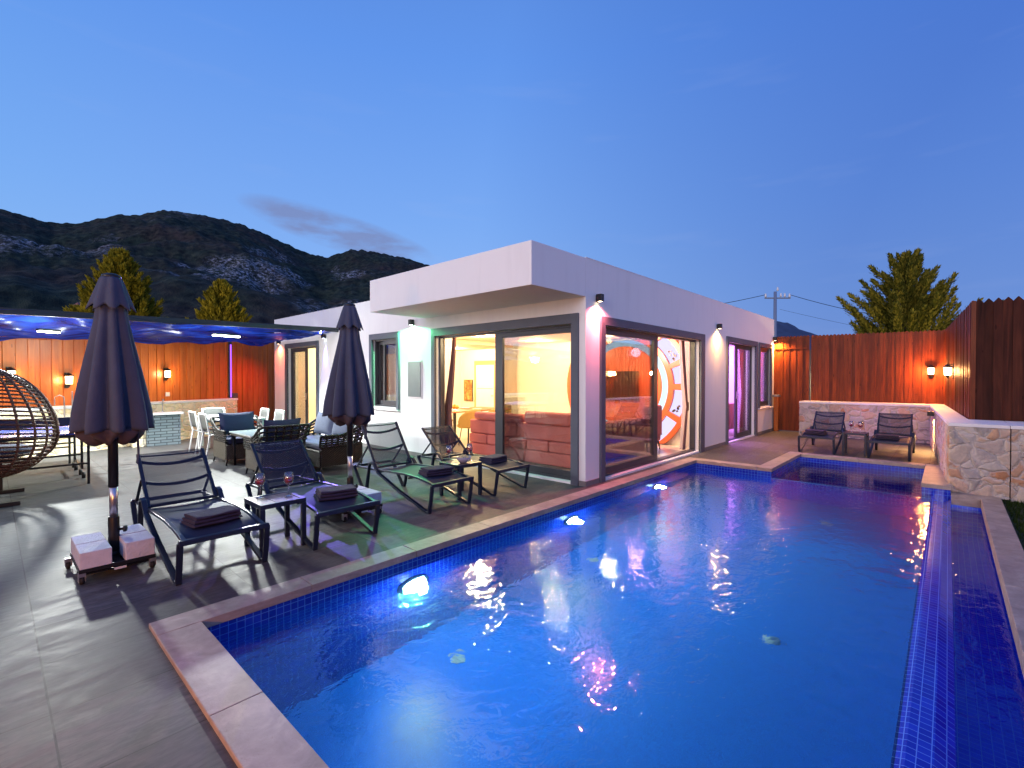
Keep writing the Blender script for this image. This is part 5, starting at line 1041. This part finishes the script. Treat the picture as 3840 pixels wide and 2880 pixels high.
conifer('cypress_tree', 'low golden conifer left of the near parasol top', (4.1, 37.6, -.2), 6.3, 2.4, 12, M_leafy, nb=200, up=.9, dens=.9, blade=.24, jit=.3)
conifer('cypress_tree', 'small golden conifer above the blue shade, between the parasols', (9.9, 33.7, -.2), 7.8, 3.5, 13, M_leafy, nb=280, up=.95, dens=1.35, blade=.17, jit=.25)
conifer('cypress_tree', 'short golden bush right of the tall conifer behind the fence', (7.7, 36.9, -.2), 5.4, 2.3, 14, M_leafy, nb=180, up=.9, dens=.9, blade=.22, jit=.3)
light('POINT', 'tree_fill_light', (1.5, 29, 2.2), 1000, (1, .80, .42), .3); light('POINT', 'tree_fill_light', (12.5, 27, 2.0), 700, (1, .80, .42), .3); light('POINT', 'tree_fill_light', (21.5, .5, 1.4), 520, (1, .78, .38), .3)  # added warm fill lights with no fixtures, to turn the conifers golden
# ---------------- small house on the hillside
hr = 95
while hr < 500 and hill_z(-41.6, hr)/hr < math.tan(R(6.0)): hr += 2
hd = Vector((math.cos(R(YAW+41.6)), math.sin(R(YAW+41.6)))); hz = hill_z(-41.6, hr); hs = .0026*hr
t = thing('hillside_house', 'tiny house with a reddish roof low on the dark hillside', 'house', (hd.x*hr, hd.y*hr, hz+1.0), R(20)); t.scale = (hs, hs, hs); m = MB(); m.box(-5, 5, -3, 3, -4, 2.4); m.build('walls', pm('old_wall', (.16, .12, .13), .9), t); m = MB(); m.add([(-6,-3.6,2.4),(6,-3.6,2.4),(6,3.6,2.4),(-6,3.6,2.4),(-4.5,0,4.6),(4.5,0,4.6)], [(0,1,5,4),(1,2,5),(2,3,4,5),(3,0,4),(0,3,2,1)]); m.build('roof', pm('roof_tile', (.22, .08, .06), .8), t)
# ---------------- utility pole and wires
t = thing('utility_pole', 'slim grey utility pole behind the far end of the villa roof', 'pole', (33.3, 8.05, 0)); m = MB(); m.lathe([(.13, 0), (.09, 6.95)], 12); m.build('shaft', pm('grey_pole', (.16, .20, .30), .6), t)
rv = Vector((.674, -.7387, 0)); m = MB(); m.bar([tuple(rv*-.65+Vector((0, 0, 6.55))), tuple(rv*.95+Vector((0, 0, 6.55)))], .07, .07); m.build('crossarm', M_skirt, t); m = MB()
for k, zz in ((-.6, 6.6), (.35, 6.62), (.6, 6.62), (.9, 6.6), (.15, 7.0)): P = rv*k; m.lathe([(.05, 0), (.07, .08), (.04, .16), (.06, .22)], 10, c=(P.x, P.y, zz))
m.build('insulator', M_cap, t)
def wire(label, a, b, sag, r_=.018):
    a, b = Vector(a), Vector(b); m = MB(); m.tube([a+(b-a)*(k/24)-Vector((0, 0, sag*4*(k/24)*(1-k/24))) for k in range(25)], r_, 5); tag(m.build('power_line', M_black), label, 'cable', 'power lines')
pw = Vector((33.3, 8.05, 6.75))
wire('power line running right from the pole behind the big cypress', pw+rv*.95, pw+rv*26+Vector((6, 5, 0))*.3-Vector((0, 0, .3)), 1.6); wire('power line running left from the pole down behind the villa roof', pw-rv*.65, pw-rv*24-Vector((0, 0, .6)), 1.2)
wire('fainter lower power line sloping right from the pole', pw+rv*.3-Vector((0, 0, .9)), pw+rv*14-Vector((0, 0, 3.4)), .2, .008)
